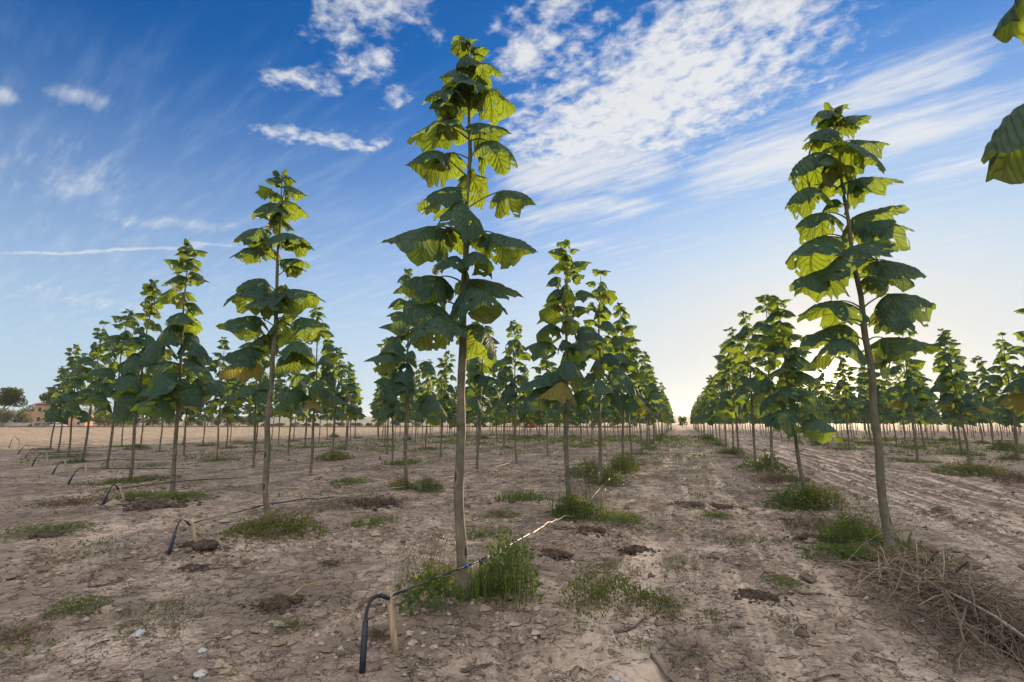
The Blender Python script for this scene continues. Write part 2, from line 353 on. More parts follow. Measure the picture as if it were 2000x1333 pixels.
# ------------------------------------------------------------------ one leaf blade
TH_C = np.radians([0, 9, 20, 30, 42, 50, 60, 72, 86, 98, 112, 135, 155, 170, 180])
R_C = np.array([1.0, 0.87, 0.76, 0.76, 0.86, 0.84, 0.70, 0.67, 0.73, 0.70, 0.58, 0.56, 0.52, 0.40, 0.20])
def blade(J, T, outward, width=1.0, nr=5, ns=16, rng=random, roll=0.0, droop=1.0, holes=0, ragged=0.0, tint=0.5, mb=None, cup=1.0):
    """a drooping heart-shaped, faintly five-lobed blade from its stalk end J to its tip T"""
    seed = rng.randrange(1 << 20)
    r1 = np.random.RandomState(seed)
    th = np.linspace(-math.pi * 0.985, math.pi * 0.985, ns + 1)
    th = th + r1.uniform(-.2, .2, ns + 1) * (th[1] - th[0]); th[ns // 2] = 0
    lob = 1 + 0.10 * r1.uniform(-1, 1)
    R = np.interp(np.abs(th), TH_C, R_C) * (1 + (lob - 1) * np.cos(th * 2))
    R *= 1 + ragged * r1.uniform(-1, 0.5, ns + 1)
    if nr >= 8:
        big = np.interp(np.linspace(0, 9, ns + 1), range(10), r1.uniform(-.09, .07, 10)); R *= 1 + big
    if nr >= 16:
        for _ in range(r1.randint(1, 4)):                                 # torn notches in the margin
            j0 = r1.randint(3, ns - 3); R[j0:j0 + r1.randint(1, 3)] *= r1.uniform(.62, .85)
    R[ns // 2] = 1.0
    s = (np.arange(1, nr + 1) / nr)[:, None]
    ct = np.cos(th)[None, :]
    a0 = np.where(ct > 0, -0.15 * ct + 0.25 * (1 - ct), 0.25 + 0.1 * -ct) * droop
    a1 = (0.60 + 0.35 * (1 - np.abs(ct)) + 0.25 * (ct < 0)) * droop
    phase = r1.uniform(0, 6.28, 4)
    a1 = a1 * (1 + 0.35 * np.sin(2 * th + phase[0])[None, :] + 0.22 * np.sin(5 * th + phase[1])[None, :])
    ph = a0 + a1 * s
    dR = R[None, :] / nr
    hor = np.cumsum(np.cos(ph) * dR, 0); ver = -np.cumsum(np.sin(ph) * dR, 0)
    cup_ = 0.016 * cup * np.minimum(s * 2, 1) * np.abs(np.sin(3.5 * th))[None, :] * R
    rip = 0.035 * s ** 2 * np.sin(9 * th + phase[2])[None, :] + 0.022 * s ** 2 * np.sin(17 * th + phase[3])[None, :]
    Z = ver + cup_ + rip
    if nr >= 8:
        Z = Z + 0.09 * fbm(hor * np.cos(th) * 3.2 + seed % 97, hor * np.sin(th) * 3.2, 3, 3) * s
        if nr >= 16:
            rho = s * R; mn = np.abs(np.sin(3.5 * th))[None, :] * rho
            Z = Z + 0.022 * np.minimum(rho * 2, 1) * np.abs(np.sin(26 * (rho - 0.55 * mn)))
    X = hor * np.cos(th)[None, :]; Y = hor * np.sin(th)[None, :] * width
    fo = r1.uniform(0.08, 0.62) * np.where(Y > 0, r1.uniform(.6, 1.25), r1.uniform(.6, 1.25))         # the halves hang down from the midrib
    ay = np.abs(Y); fl_ = fo * np.clip(ay / 0.22, 0, 1)
    Z = Z - ay * np.sin(fl_) * .9; Y = Y * (1 - (1 - np.cos(fl_)))
    V = np.concatenate([[[0, 0, 0]], np.stack([X, Y, Z], 2).reshape(-1, 3)])
    fl = np.concatenate([[[0, 0]], np.stack([s * R * np.cos(th), s * R * np.sin(th)], 2).reshape(-1, 2)])
    # chord onto J->T
    tip = V[1 + (nr - 1) * (ns + 1) + ns // 2]
    L0 = math.hypot(tip[0], tip[2]); an = math.atan2(tip[2], tip[0])
    ca, sa = math.cos(-an), math.sin(-an)
    V = np.stack([V[:, 0] * ca - V[:, 2] * sa, V[:, 1], V[:, 0] * sa + V[:, 2] * ca], 1)
    J = np.asarray(J, float); T = np.asarray(T, float)
    L = np.linalg.norm(T - J); V *= L / L0
    e1 = (T - J) / L
    n0 = UP * 1.0 + np.asarray(outward) * 0.7
    n = n0 - e1 * np.dot(n0, e1); n /= np.linalg.norm(n) + 1e-9
    e2 = np.cross(n, e1)
    cr, sr = math.cos(roll), math.sin(roll)
    n, e2 = n * cr + e2 * sr, e2 * cr - n * sr
    W = J + V[:, :1] * e1 + V[:, 1:2] * e2 + V[:, 2:] * n
    drop = set()
    if holes:
        for _ in range(holes):
            i0, j0 = r1.randint(2, nr - 1), r1.randint(1, ns - 1)
            for _k in range(r1.choice([1, 1, 1, 2])):
                drop.add((i0, j0)); i0 = min(nr - 2, max(1, i0 + r1.randint(-1, 2))); j0 = min(ns - 1, max(0, j0 + r1.randint(-1, 2)))
        for j in range(ns):
            if r1.rand() < 0.13: drop.add((nr - 1, j))
            if r1.rand() < 0.03: drop.add((nr - 1, j)); drop.add((nr - 2, j))
    f = []
    for j in range(ns):
        f.append((0, 1 + j, 2 + j))
        for i in range(nr - 1):
            if (i + 1, j) in drop: continue
            a = 1 + i * (ns + 1) + j
            f.append((a, a + ns + 1, a + ns + 2, a + 1))
    mb.add(W, f, 0, fl, tint)
def petiole(mb, A, J, out, r0, r1, n=5, k=7, sag=0.35):
    A, J = np.asarray(A, float), np.asarray(J, float); L = np.linalg.norm(J - A)
    C1 = A + out * L * 0.45 + UP * L * 0.38
    tt = np.linspace(0, 1, k)[:, None]
    P = (1 - tt) ** 2 * A + 2 * tt * (1 - tt) * C1 + tt ** 2 * J
    mb.tube(P, np.linspace(r0, r1, k), n, 1, False)

# ------------------------------------------------------------------ trees
def stem_path(H, lean, rng, k=26, bow=0.05):
    z = np.linspace(0, H, k); tt = z / H
    p1, p2 = rng.uniform(0, 6.28), rng.uniform(0, 6.28)
    x = lean[0] * tt ** 1.2 + bow * np.sin(tt * 4.2 + p1) * tt + 0.012 * np.sin(tt * 17 + p2) - bow * 0
    y = lean[1] * tt ** 1.2 + bow * np.sin(tt * 3.7 + p2) * tt + 0.012 * np.sin(tt * 15 + p1)
    P = np.stack([x - x[0], y - y[0], z], 1)
    return P
def stem_rad(tt, r=0.058):
    return r * (np.interp(tt, [0, 0.02, 0.06, 0.45, 0.75, 0.93, 1.0], [1.35, 1.12, 1.0, 0.72, 0.42, 0.2, 0.10]))
def stem_mesh(P, r, n, rng, knots=True):
    mb = MB(); k = len(P); tt = np.linspace(0, 1, k)
    rr = stem_rad(tt, r)
    if knots:
        rr = rr * (1 + 0.06 * np.sin(np.arange(k) * 1.9 + rng.uniform(0, 6)) * (np.arange(k) > 1))
    P = P.copy(); P[0, 2] -= 0.06
    mb.tube(P, rr, n, 0)
    return mb
def along(P, z):
    return np.array([np.interp(z, P[:, 2], P[:, 0]), np.interp(z, P[:, 2], P[:, 1]), z])
def procedural_tree(seed, H, nr=4, ns=14, full=True, base=0.44, r=0.056, spread=1.0, holes=0, lean=(0, 0), sides=8, skip=None):
    rng = random.Random(seed)
    P = stem_path(H, lean, rng, 24 if full else 7, 0.05)
    st = stem_mesh(P, r, sides, rng, full)
    cr = MB()
    zb = H * base + rng.uniform(-.15, .15)
    z, node, az = zb, 0, rng.uniform(0, 6.28)
    while z < H - 0.06:
        q = (z - zb) / (H - zb)
        for side in range(2):
            if rng.random() < (0.16 if q < 0.25 else 0.07): continue
            a = az + side * math.pi + rng.uniform(-.3, .3)
            out = np.array([math.cos(a), math.sin(a), 0])
            size = (0.57 * (1 - q) ** 0.6 + 0.17) * rng.uniform(0.65, 1.2)
            pl = (0.39 * (1 - q) ** 0.8 + 0.09) * rng.uniform(0.7, 1.25) * spread
            A = along(P, z); el = R_(rng.uniform(5, 35) + 20 * q)
            J = A + out * pl * math.cos(el) + UP * pl * math.sin(el)
            pit = R_(rng.uniform(8, 76) - 10 * q + (12 if q < .25 else 0))
            tw = rng.uniform(-.35, .35); o2 = np.array([math.cos(a + tw), math.sin(a + tw), 0])
            T = J + (o2 * math.cos(pit) - UP * math.sin(pit)) * size * 0.9
            if skip and skip(J, T): continue
            if full: petiole(cr, A, J, out, 0.0075 * (1 - .5 * q), 0.005 * (1 - .4 * q), 4, 5)
            tint = min(0.84, max(0.05, 0.35 + 0.4 * q + rng.uniform(-.25, .25)))
            if q < 0.15 and rng.random() < 0.04: tint = 1.0
            blade(J, T, o2, rng.uniform(0.9, 1.1), nr, ns, rng, rng.uniform(-.5, .5), rng.uniform(.8, 1.5), holes, 0.05 if full else 0, tint, cr)
        az += math.pi / 2 + rng.uniform(-.25, .25); node += 1
        z += (0.25 - 0.13 * q) * rng.uniform(0.8, 1.2) * (1 if full else 1.15)
    for i in range(5 if full else 2):                                   # young leaves at the tip
        a = rng.uniform(0, 6.28); out = np.array([math.cos(a), math.sin(a), 0]); A = along(P, H - 0.06 + 0.012 * i)
        J = A + out * 0.03 + UP * 0.03; T = J + out * rng.uniform(.07, .12) + UP * rng.uniform(-.03, .05)
        blade(J, T, out, 0.9, max(2, nr // 2), max(6, ns // 2), rng, 0, 0.8, 0, 0, 0.7, cr)
    return st, cr
def px_tree(basepx, trunk, leaves, rbase, seed, nr=22, ns=60, holes=15):
    """a tree measured leaf by leaf; every leaf: attach v, joint u v depth, tip u v depth, width, tint"""
    rng = random.Random(seed)
    B = ground_at(*basepx); z0 = cam_depth(B)
    P = [np.zeros(3)] + [at_depth(u, v, z0 + d) - B for u, v, d in trunk]
    P = np.array(P)
    zz_ = np.linspace(0, P[-1, 2], 34)
    Q = np.stack([np.interp(zz_, P[:, 2], P[:, i]) for i in range(3)], 1)
    for _ in range(2): Q[1:-1, :2] = (Q[:-2, :2] + 2 * Q[1:-1, :2] + Q[2:, :2]) / 4
    Q[:, 0] += 0.008 * np.sin(zz_ * 7 + seed); Q[:, 1] += 0.008 * np.sin(zz_ * 6 + 2 * seed); Q[:, :2] -= Q[0, :2]
    st = stem_mesh(Q, rbase, 14, rng)
    cr = MB()
    for L in leaves:
        av, ju, jv, jd, tu, tv, td, w = L[:8]; tint = L[8] if len(L) > 8 else rng.uniform(0.3, 0.75)
        J = at_depth(ju, jv, z0 + jd) - B; T = at_depth(tu, tv, z0 + td) - B
        k_ = 1.03 if av < 330 else 0.97; T = J + (T - J) * k_
        out = (T - J) * (1, 1, 0); out = out / (np.linalg.norm(out) + 1e-6)
        zz2 = at_depth(1000, av, z0)[2]; zz2 = min(zz2, Q[-1, 2] - 0.01)
        A = along(Q, zz2)
        o2 = (J - A) * (1, 1, 0); o2 = o2 / (np.linalg.norm(o2) + 1e-6)
        size = np.linalg.norm(T - J)
        petiole(cr, A, J, o2, 0.006 + 0.008 * size, 0.0035 + 0.004 * size, 6, 9)
        blade(J, T, out, w * (1.05 if av < 330 else 0.97), nr, ns, rng, rng.uniform(-.35, .35), rng.uniform(1.0, 1.6), holes if size > .25 else 2, 0.05, tint, cr)
    H = Q[-1, 2]
    for i in range(7):
        a = rng.uniform(0, 6.28); out = np.array([math.cos(a), math.sin(a), 0]); A = along(Q, H - 0.03 - 0.035 * i)
        J = A + out * 0.035 + UP * 0.03; T = J + out * rng.uniform(.05, .10) + UP * rng.uniform(-.02, .06)
        blade(J, T, out, 0.8, 4, 12, rng, 0, 0.7, 0, 0, 0.8, cr)
    return B, st, cr
# ------------------------------------------------------------------ ground
def soil_material(name, light, dark, crack=1.0):
    m, t = material(name)
    ob = t.n('ShaderNodeTexCoord').outputs['Object']
    pos = t.n('ShaderNodeNewGeometry').outputs['Position']
    n1 = t.noise(pos, 0.55, 6, 0.6); n2 = t.noise(pos, 4.0, 7, 0.62); n3 = t.noise(pos, 38.0, 4, 0.6)
    c = t.mix(t.ramp(n1, 0.32, 0.68), dark, light)
    c = t.mix(t.ramp(n2, 0.38, 0.62), t.mix(0.72, c, [x * 0.58 for x in dark]), c)
    crust = t.ramp(t.noise(pos, 1.15, 5, 0.65), 0.50, 0.66); c = t.mix(t.math('MULTIPLY', crust, 0.55), c, [min(1, x * 1.22) for x in light])
    fleck = t.ramp(t.vor(t.map(pos, (55, 55, 55)), 1.0), 0.10, 0.18, 1.0, 0.0); c = t.mix(t.math('MULTIPLY', fleck, t.ramp(t.noise(pos, 3.0, 3), .5, .6, 0.0, .6)), c, [x * .5 for x in dark])
    c = t.mix(t.ramp(n3, 0.38, 0.62), t.mix(1.0, c, (0.62, 0.61, 0.60), 'MULTIPLY'), c)
    px_ = t.n('ShaderNodeSeparateXYZ', i_0=pos).outputs[0]
    trk = t.math('MULTIPLY', t.ramp(px_, 3.1, 3.9), t.ramp(px_, 7.8, 7.2)); aly = t.math('MULTIPLY', t.ramp(px_, -1.1, -.5), t.ramp(px_, 1.7, 1.1))
    ns1 = t.noise(t.map(pos, (8.5, .14, 1)), 1.0, 5, 0.65); ns2 = t.noise(t.map(pos, (2.6, .12, 1)), 1.0, 4, 0.6)
    if crack > 0:
        c = t.mix(t.math('MULTIPLY', trk, t.ramp(ns1, 0.49, 0.42, 0.0, .9)), c, [x * .52 for x in dark]); c = t.mix(t.math('MULTIPLY', trk, t.ramp(ns1, 0.51, 0.58, 0.0, .8)), c, [min(1, x * 1.22) for x in light])
        c = t.mix(t.math('MULTIPLY', aly, t.ramp(ns2, 0.47, 0.60, 0.0, .6)), c, [min(1, x * 1.2) for x in light])
    # damp strips under the drip lines of the rows left of the alley, and blotches of darker loose earth
    if crack > 0:
        rowd = t.math('ABSOLUTE', t.math('SUBTRACT', t.math('PINGPONG', t.math('ADD', px_, 1.8 + 4.02 * 40), 2.01), 0.0))
        damp = t.math('MULTIPLY', t.math('MULTIPLY', t.ramp(rowd, 0.95, 0.25), t.ramp(px_, -.6, -1.2)), t.ramp(t.noise(t.map(pos, (1.3, .45, 1)), 1.0, 5, .65), .42, .60, 0.0, .8))
        damp2 = t.math('MULTIPLY', t.ramp(t.noise(t.map(pos, (.7, .45, 1)), 1.0, 6, .68), .47, .60, 0.0, .72), t.ramp(px_, 3.2, 1.8))
        damp3 = t.math('MULTIPLY', t.math('MULTIPLY', t.ramp(px_, 1.2, 1.9), t.ramp(px_, 3.3, 2.5)), t.ramp(t.noise(t.map(pos, (1.3, .5, 1)), 1.0, 5, .65), .40, .58, 0.0, .7))
        c = t.mix(t.math('MAXIMUM', damp, t.math('MAXIMUM', damp2, damp3)), c, [x * .50 for x in dark])
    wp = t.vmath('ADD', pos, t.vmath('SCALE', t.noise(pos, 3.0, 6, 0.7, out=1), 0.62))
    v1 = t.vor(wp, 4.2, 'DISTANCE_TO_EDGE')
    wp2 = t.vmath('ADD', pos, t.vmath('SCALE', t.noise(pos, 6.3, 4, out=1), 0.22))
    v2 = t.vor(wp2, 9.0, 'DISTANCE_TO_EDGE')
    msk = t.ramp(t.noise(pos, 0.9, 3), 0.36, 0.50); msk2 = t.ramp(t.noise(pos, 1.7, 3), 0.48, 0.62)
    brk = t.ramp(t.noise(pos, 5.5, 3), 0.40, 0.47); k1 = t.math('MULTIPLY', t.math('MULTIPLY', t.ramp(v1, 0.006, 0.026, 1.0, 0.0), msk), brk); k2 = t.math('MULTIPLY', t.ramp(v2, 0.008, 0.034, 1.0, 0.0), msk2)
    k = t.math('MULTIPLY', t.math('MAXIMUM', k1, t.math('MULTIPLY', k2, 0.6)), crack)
    c = t.mix(t.math('MULTIPLY', k, 0.9), c, [x * 0.22 for x in dark])  # shade down in the cracks, painted into the soil colour
    h = t.math('ADD', t.math('MULTIPLY', n2, 1.1), t.math('ADD', t.math('MULTIPLY', n3, 0.30), t.math('MULTIPLY', k, -1.1)))
    b = t.n('ShaderNodeBump', i_Strength=1.0, i_Distance=0.05, i_Height=h)
    p = t.n('ShaderNodeBsdfPrincipled', i_Base_Color=c, i_Roughness=0.92, i_Normal=b); p.inputs['Specular IOR Level'].default_value = 0.15
    t.put(t.n('ShaderNodeOutputMaterial').inputs[0], p)
    return m
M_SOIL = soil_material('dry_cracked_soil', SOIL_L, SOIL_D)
M_FIELD = soil_material('ploughed_field_soil', (0.66, 0.49, 0.32), (0.52, 0.37, 0.24), 0.0)
def graded(lo, hi, a, b, fine, grow):
    """coordinates from lo to hi, spacing `fine` inside a..b and growing geometrically outside"""
    mid = list(np.arange(a, b, fine)); up, st = [mid[-1]], fine
    while up[-1] < hi: st *= grow; up.append(up[-1] + st)
    dn, st = [mid[0]], fine
    while dn[-1] > lo: st *= grow; dn.append(dn[-1] - st)
    return np.array(dn[:0:-1] + mid + up[1:])
def ground_height(x, y):
    d = np.hypot(x, y)
    h = 0.05 * fbm(x * 0.35, y * 0.35, 1, 3)
    near = 1 / (1 + (d / 30) ** 2)
    n = fbm(x * 1.9, y * 1.9, 5, 4)
    h = h + near * 0.045 * n
    cl = fbm(x * 9, y * 9, 9, 3)
    patch = sstep(0.02, 0.28, fbm(x * 0.8, y * 0.8, 31, 3))
    h = h + near * (0.034 * np.maximum(cl, 0) * (0.3 + patch * 1.5) + 0.020 * patch * np.abs(fbm(x * 22, y * 22, 12, 2)))
    pits = sstep(0.42, 0.62, fbm(x * 2.6, y * 2.6, 77, 2)); h = h - 0.05 * pits * near
    # raised tree rows, wheel ruts on the track right of the row x = 2.2
    for rx in (-1.8, 2.2, -5.82, -9.84):
        h = h + 0.045 * np.exp(-((x - rx - 0.06 * n) / 0.45) ** 2)
    xr = x - 5.6
    tr = np.exp(-(xr / 2.3) ** 6) * (y > 0)
    wob = 0.10 * fbm(y * 0.25, x * 0 + 3.0, 41, 2)
    rut = np.sin((xr + wob) * 2 * math.pi / 0.52) * 0.5 + 0.5 * np.sin((xr + wob * 2) * 2 * math.pi / 1.15 + 1)
    h = h + tr * (0.095 * rut * (0.7 + 0.5 * fbm(y * 0.8, x * 2, 8, 2)) + 0.035 * np.abs(fbm(x * 6, y * 2.2, 51, 3))) * np.clip(60 / (d + 30), 0, 1)
    xa = x - 0.35
    h = h - 0.018 * (np.exp(-((np.abs(xa) - 0.75) / 0.22) ** 2)) * (y > 4)
    for pu, pv, pr, pdp in PITS:
        g = ground_at(pu, pv); h = h - pdp * np.exp(-(((x - g[0]) ** 2 + (y - g[1]) ** 2) / pr ** 2) ** 1.5)
    return h
PITS = [(440, 1268, .05, .09), (1385, 1326, .05, .08), (735, 1082, .07, .09), (705, 1150, .06, .06), (665, 1132, .04, .05), (790, 1275, .05, .06), (690, 1195, .05, .05)]
gx = graded(-2500, 2500, -5.5, 6.5, 0.026, 1.022); gy = graded(-60, 3500, 1.6, 9.5, 0.026, 1.016)
X, Y = np.meshgrid(gx, gy); Zg = ground_height(X, Y)
nx, ny = len(gx), len(gy)
print('ground', nx, ny)
me = bpy.data.meshes.new('ground')
me.vertices.add(nx * ny); me.vertices.foreach_set('co', np.stack([X, Y, Zg], 2).astype(np.float32).ravel())
ii = (np.arange(ny - 1)[:, None] * nx + np.arange(nx - 1)[None, :]).ravel()
qd = np.stack([ii, ii + 1, ii + nx + 1, ii + nx], 1).astype(np.int32)
me.loops.add(qd.size); me.loops.foreach_set('vertex_index', qd.ravel())
me.polygons.add(len(qd)); me.polygons.foreach_set('loop_start', np.arange(0, qd.size, 4, dtype=np.int32))
me.polygons.foreach_set('use_smooth', np.ones(len(qd), bool))
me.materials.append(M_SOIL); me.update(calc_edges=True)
ground = bpy.data.objects.new('ground', me); COL.objects.link(ground)
tag(ground, 'dry cracked brown soil between the tree rows', 'ground', kind='structure')
def gz(x, y):
    return float(ground_height(np.array([x]), np.array([y]))[0])
# ------------------------------------------------------------------ the three nearest trees, leaf by leaf
C_TRUNK = [(900, 1080, 0), (893, 1000, 0), (897, 900, 0), (899, 800, 0), (901, 700, 0), (903, 600, 0), (908, 480, 0), (912, 380, 0), (916, 280, 0), (917, 190, 0), (914, 120, 0), (911, 78, 0)]
C_LEAVES = [
 (95, 928, 92, .02, 957, 100, .05, 1.0, .8), (98, 925, 106, .05, 950, 116, .12, .9, .8), (92, 905, 82, .0, 878, 104, -.02, 1.1, .5), (95, 908, 78, .06, 900, 72, .16, 1.0, .6),
 (118, 912, 112, -.06, 893, 130, -.16, 1.1, .45), (120, 938, 124, .03, 986, 152, .06, 1.05, .7), (124, 900, 132, -.02, 852, 158, -.05, 1.05, .35), (140, 902, 150, -.07, 862, 176, -.16, 1.0, .4),
 (150, 925, 146, .1, 948, 168, .25, 1.1, .75), (186, 886, 172, -.03, 824, 206, -.08, 1.1, .35), (213, 884, 193, -.02, 838, 214, -.10, 1.0, .35), (213, 953, 178, .02, 1006, 216, .05, 1.15, .6),
 (190, 912, 178, .10, 916, 232, .30, 1.25, .6), (182, 916, 158, -.08, 955, 178, -.22, 1.0, .4), (275, 862, 240, -.03, 797, 272, -.08, 1.1, .4), (262, 880, 232, .10, 872, 292, .30, 1.2, .6),
 (310, 938, 240, -.08, 1000, 262, -.12, .9, .45), (278, 952, 276, .02, 1010, 328, .05, 1.15, .7), (347, 858, 296, -.05, 788, 326, -.12, 1.1, .35),
 (312, 880, 300, .10, 872, 352, .28, 1.2, .65), (370, 920, 345, .10, 945, 414, .30, 1.2, .7), (410, 985, 372, .02, 1050, 402, .05, .95, .45),
 (400, 870, 366, -.08, 813, 418, -.20, .95, .4), (405, 905, 398, -.14, 912, 482, -.30, 1.0, .5),
 (465, 848, 442, -.02, 738, 476, -.06, .95, .45), (470, 880, 445, .12, 856, 502, .32, 1.15, .6), (455, 928, 440, .14, 938, 490, .34, 1.1, .7), (465, 966, 456, .0, 1054, 494, .03, .95, .5),
 (555, 862, 540, -.03, 770, 566, -.12, .95, .4), (520, 890, 500, -.12, 850, 530, -.35, .9, .45), (520, 925, 492, -.10, 968, 528, -.30, .95, .4), (575, 935, 545, .10, 1028, 584, .22, 1.1, .6),
 (600, 920, 562, -.14, 965, 606, -.48, 1.15, .4), (605, 842, 592, -.02, 758, 640, -.12, 1.0, .4), (645, 866, 620, -.14, 800, 672, -.42, 1.15, .4),
 (643, 945, 640, .06, 960, 722, .16, 1.15, .8)]
R_TRUNK = [(1722, 960, 0), (1711, 840, 0), (1700, 720, 0), (1683, 600, 0), (1662, 480, 0), (1648, 380, 0), (1636, 290, 0), (1627, 230, 0), (1624, 208, 0)]
R_LEAVES = [
 (218, 1632, 211, 0, 1656, 204, .02, .9, .8), (222, 1614, 216, 0, 1584, 243, -.03, .9, .6), (226, 1620, 226, .05, 1592, 254, .12, 1.1, .8), (226, 1632, 220, .05, 1640, 246, .15, 1, .8),
 (262, 1648, 230, .02, 1697, 240, .05, .95, .6), (255, 1640, 236, .1, 1652, 266, .28, 1.1, .8), (290, 1605, 265, 0, 1564, 292, -.05, 1.1, .6), (262, 1612, 250, -.05, 1590, 272, -.18, 1.0, .5),
 (285, 1668, 274, .02, 1737, 282, .06, .9, .6), (300, 1664, 287, -.12, 1600, 318, -.30, .8, .35), (300, 1652, 288, .10, 1654, 326, .32, 1.2, .8), (325, 1592, 298, 0, 1540, 354, -.05, 1.0, .6),
 (345, 1630, 330, .08, 1612, 388, .34, 1.25, .75), (370, 1668, 352, .03, 1748, 362, .08, 1.0, .6), (370, 1664, 352, -.10, 1692, 378, -.34, 1.0, .4), (375, 1580, 366, -.02, 1530, 414, -.06, 1.0, .5),
 (402, 1622, 392, .08, 1598, 430, .28, 1.2, .7), (430, 1608, 417, -.03, 1550, 448, -.12, 1.0, .5), (452, 1665, 425, .08, 1750, 420, .25, 1.0, .7), (470, 1700, 436, -.03, 1793, 454, -.08, 1.05, .6),
 (472, 1604, 462, 0, 1528, 520, -.05, .85, .45), (500, 1658, 484, -.20, 1640, 552, -.45, 1.3, .3), (525, 1728, 508, 0, 1814, 540, .04, .8, .45),
 (538, 1608, 526, -.02, 1540, 572, -.10, 1.0, .45), (520, 1682, 500, .14, 1692, 548, .36, 1.0, .75), (548, 1700, 540, -.08, 1760, 566, -.25, .9, .4),
 (605, 1640, 588, -.04, 1562, 620, -.14, 1.1, .4), (603, 1736, 574, .04, 1830, 606, .10, .9, .5), (640, 1734, 602, -.08, 1796, 656, -.30, 1.2, .5), (640, 1638, 634, .02, 1564, 688, .0, 1.0, .45),
 (670, 1650, 661, -.10, 1592, 702, -.30, 1.0, .5), (668, 1724, 660, .04, 1812, 694, .14, 1.15, .85)]
L_TRUNK = [(522, 960, 0), (521, 900, 0), (524, 820, 0), (531, 740, 0), (536, 680, 0), (541, 600, 0), (542, 540, 0), (544, 480, 0), (549, 420, 0), (552, 380, 0), (550, 338, 0)]
L_LEAVES = [
 (345, 545, 338, 0, 535, 333, .03, 1, .7), (345, 560, 345, 0, 580, 360, .05, 1, .7), (352, 540, 346, 0, 515, 357, -.1, 1, .5), (352, 555, 345, .08, 560, 352, .25, 1, .8),
 (385, 525, 370, 0, 496, 378, -.1, 1.2, .5), (385, 565, 364, .05, 602, 386, .15, 1.2, .7), (390, 540, 376, .1, 536, 396, .3, 1.2, .7), (412, 525, 396, 0, 486, 428, -.1, 1.1, .35),
 (402, 562, 394, .05, 607, 428, .15, 1.2, .7), (415, 548, 405, -.1, 522, 424, -.4, .9, .4), (430, 544, 425, .1, 545, 460, .35, 1.4, .65), (452, 508, 446, -.02, 450, 478, -.08, 1.1, .35),
 (455, 516, 454, .05, 500, 470, .25, 1.0, .5), (460, 576, 462, .05, 618, 492, .12, 1.2, .7), (470, 552, 456, -.1, 586, 478, -.35, .9, .4), (512, 497, 484, 0, 445, 506, -.08, 1.0, .4),
 (500, 522, 478, .1, 520, 514, .32, 1.2, .65), (513, 562, 506, .03, 608, 522, .1, 1.1, .7), (540, 566, 518, .05, 600, 532, .2, 1.0, .7), (570, 516, 545, -.05, 460, 572, -.15, 1.1, .35),
 (575, 502, 565, -.12, 432, 602, -.35, 1.0, .35), (580, 528, 572, -.15, 472, 604, -.5, 1.0, .4), (567, 564, 566, -.02, 641, 594, .0, .9, .4), (580, 558, 564, .12, 568, 612, .35, 1.3, .75),
 (640, 494, 617, -.03, 418, 638, -.1, .9, .4), (635, 590, 620, 0, 648, 642, .0, .9, .45), (640, 545, 628, .15, 536, 692, .4, 1.1, .75), (695, 488, 678, -.05, 418, 710, -.18, 1.0, .4),
 (690, 515, 656, .12, 496, 702, .3, 1.3, .75), (695, 570, 688, 0, 626, 722, .05, 1.1, .6), (712, 482, 703, -.1, 428, 748, -.3, 1.1, 1.0), (660, 575, 668, -.1, 612, 700, -.35, 1.0, .45)]
GROUP_T = 'young paulownia trees planted in rows'
def place_hero(base, trunk, leaves, r, seed, label):
    B, st, cr = px_tree(base, trunk, leaves, r, seed)
    t = empty('paulownia_tree', B, label, 'tree', GROUP_T)
    st.build('trunk', M_BARK, t); cr.build('crown', [M_LEAF, M_STALK], t)
    return t
# the tree just outside the frame whose leaves reach in at the upper right corner
B = np.array([2.25, 2.95, 0.0])
def inframe(J, T):
    for q in (J, T, T + (T - J) * .3, (J + T) / 2):
        p_ = project(B + q)
        if p_ and p_[0] < 2120 and -150 < p_[1] < 1400: return True
    return False
st, cr = procedural_tree(71, 5.3, 7, 22, True, 0.36, 0.047, 1.0, 3, (0.1, 0), 8, inframe)
for ju, jv, jd, tu, tv, td, w in ((2050, 190, -.1, 1935, 296, -.2, .72), (2060, 235, -.02, 1985, 300, .05, .8), (2066, -56, -.05, 1974, 40, -.1, .75)):
    z0 = cam_depth(B); J = at_depth(ju, jv, z0 + jd) - B; T = at_depth(tu, tv, z0 + td) - B; A = np.array([0, 0, J[2] - .12]); o2 = (J - A) * (1, 1, 0); o2 /= np.linalg.norm(o2)
    petiole(cr, A, J, o2, .009, .006, 6, 9); blade(J, T, o2, w, 22, 60, random.Random(ju), .1, 1.3, 7, .05, .4, cr)
t_ = empty('paulownia_tree', B, 'big drooping paulownia leaves reaching in from a tree outside the right edge', 'tree', GROUP_T)
st.build('trunk', M_BARK, t_); cr.build('crown', [M_LEAF, M_STALK], t_)
TREES = []                                                              # (x, y) of every stem
trees_hero = [
 place_hero((905, 1180), C_TRUNK, C_LEAVES, 0.047, 11, 'tallest paulownia tree, in the middle, weeds and a wooden stake at its foot'),
 place_hero((1740, 1095), R_TRUNK, R_LEAVES, 0.047, 12, 'large paulownia tree beside the rutted track, dry brush pile at its foot'),
 place_hero((522, 1035), L_TRUNK, L_LEAVES, 0.047, 13, 'large paulownia tree with one yellowed low leaf, foot ringed by round green weeds')]
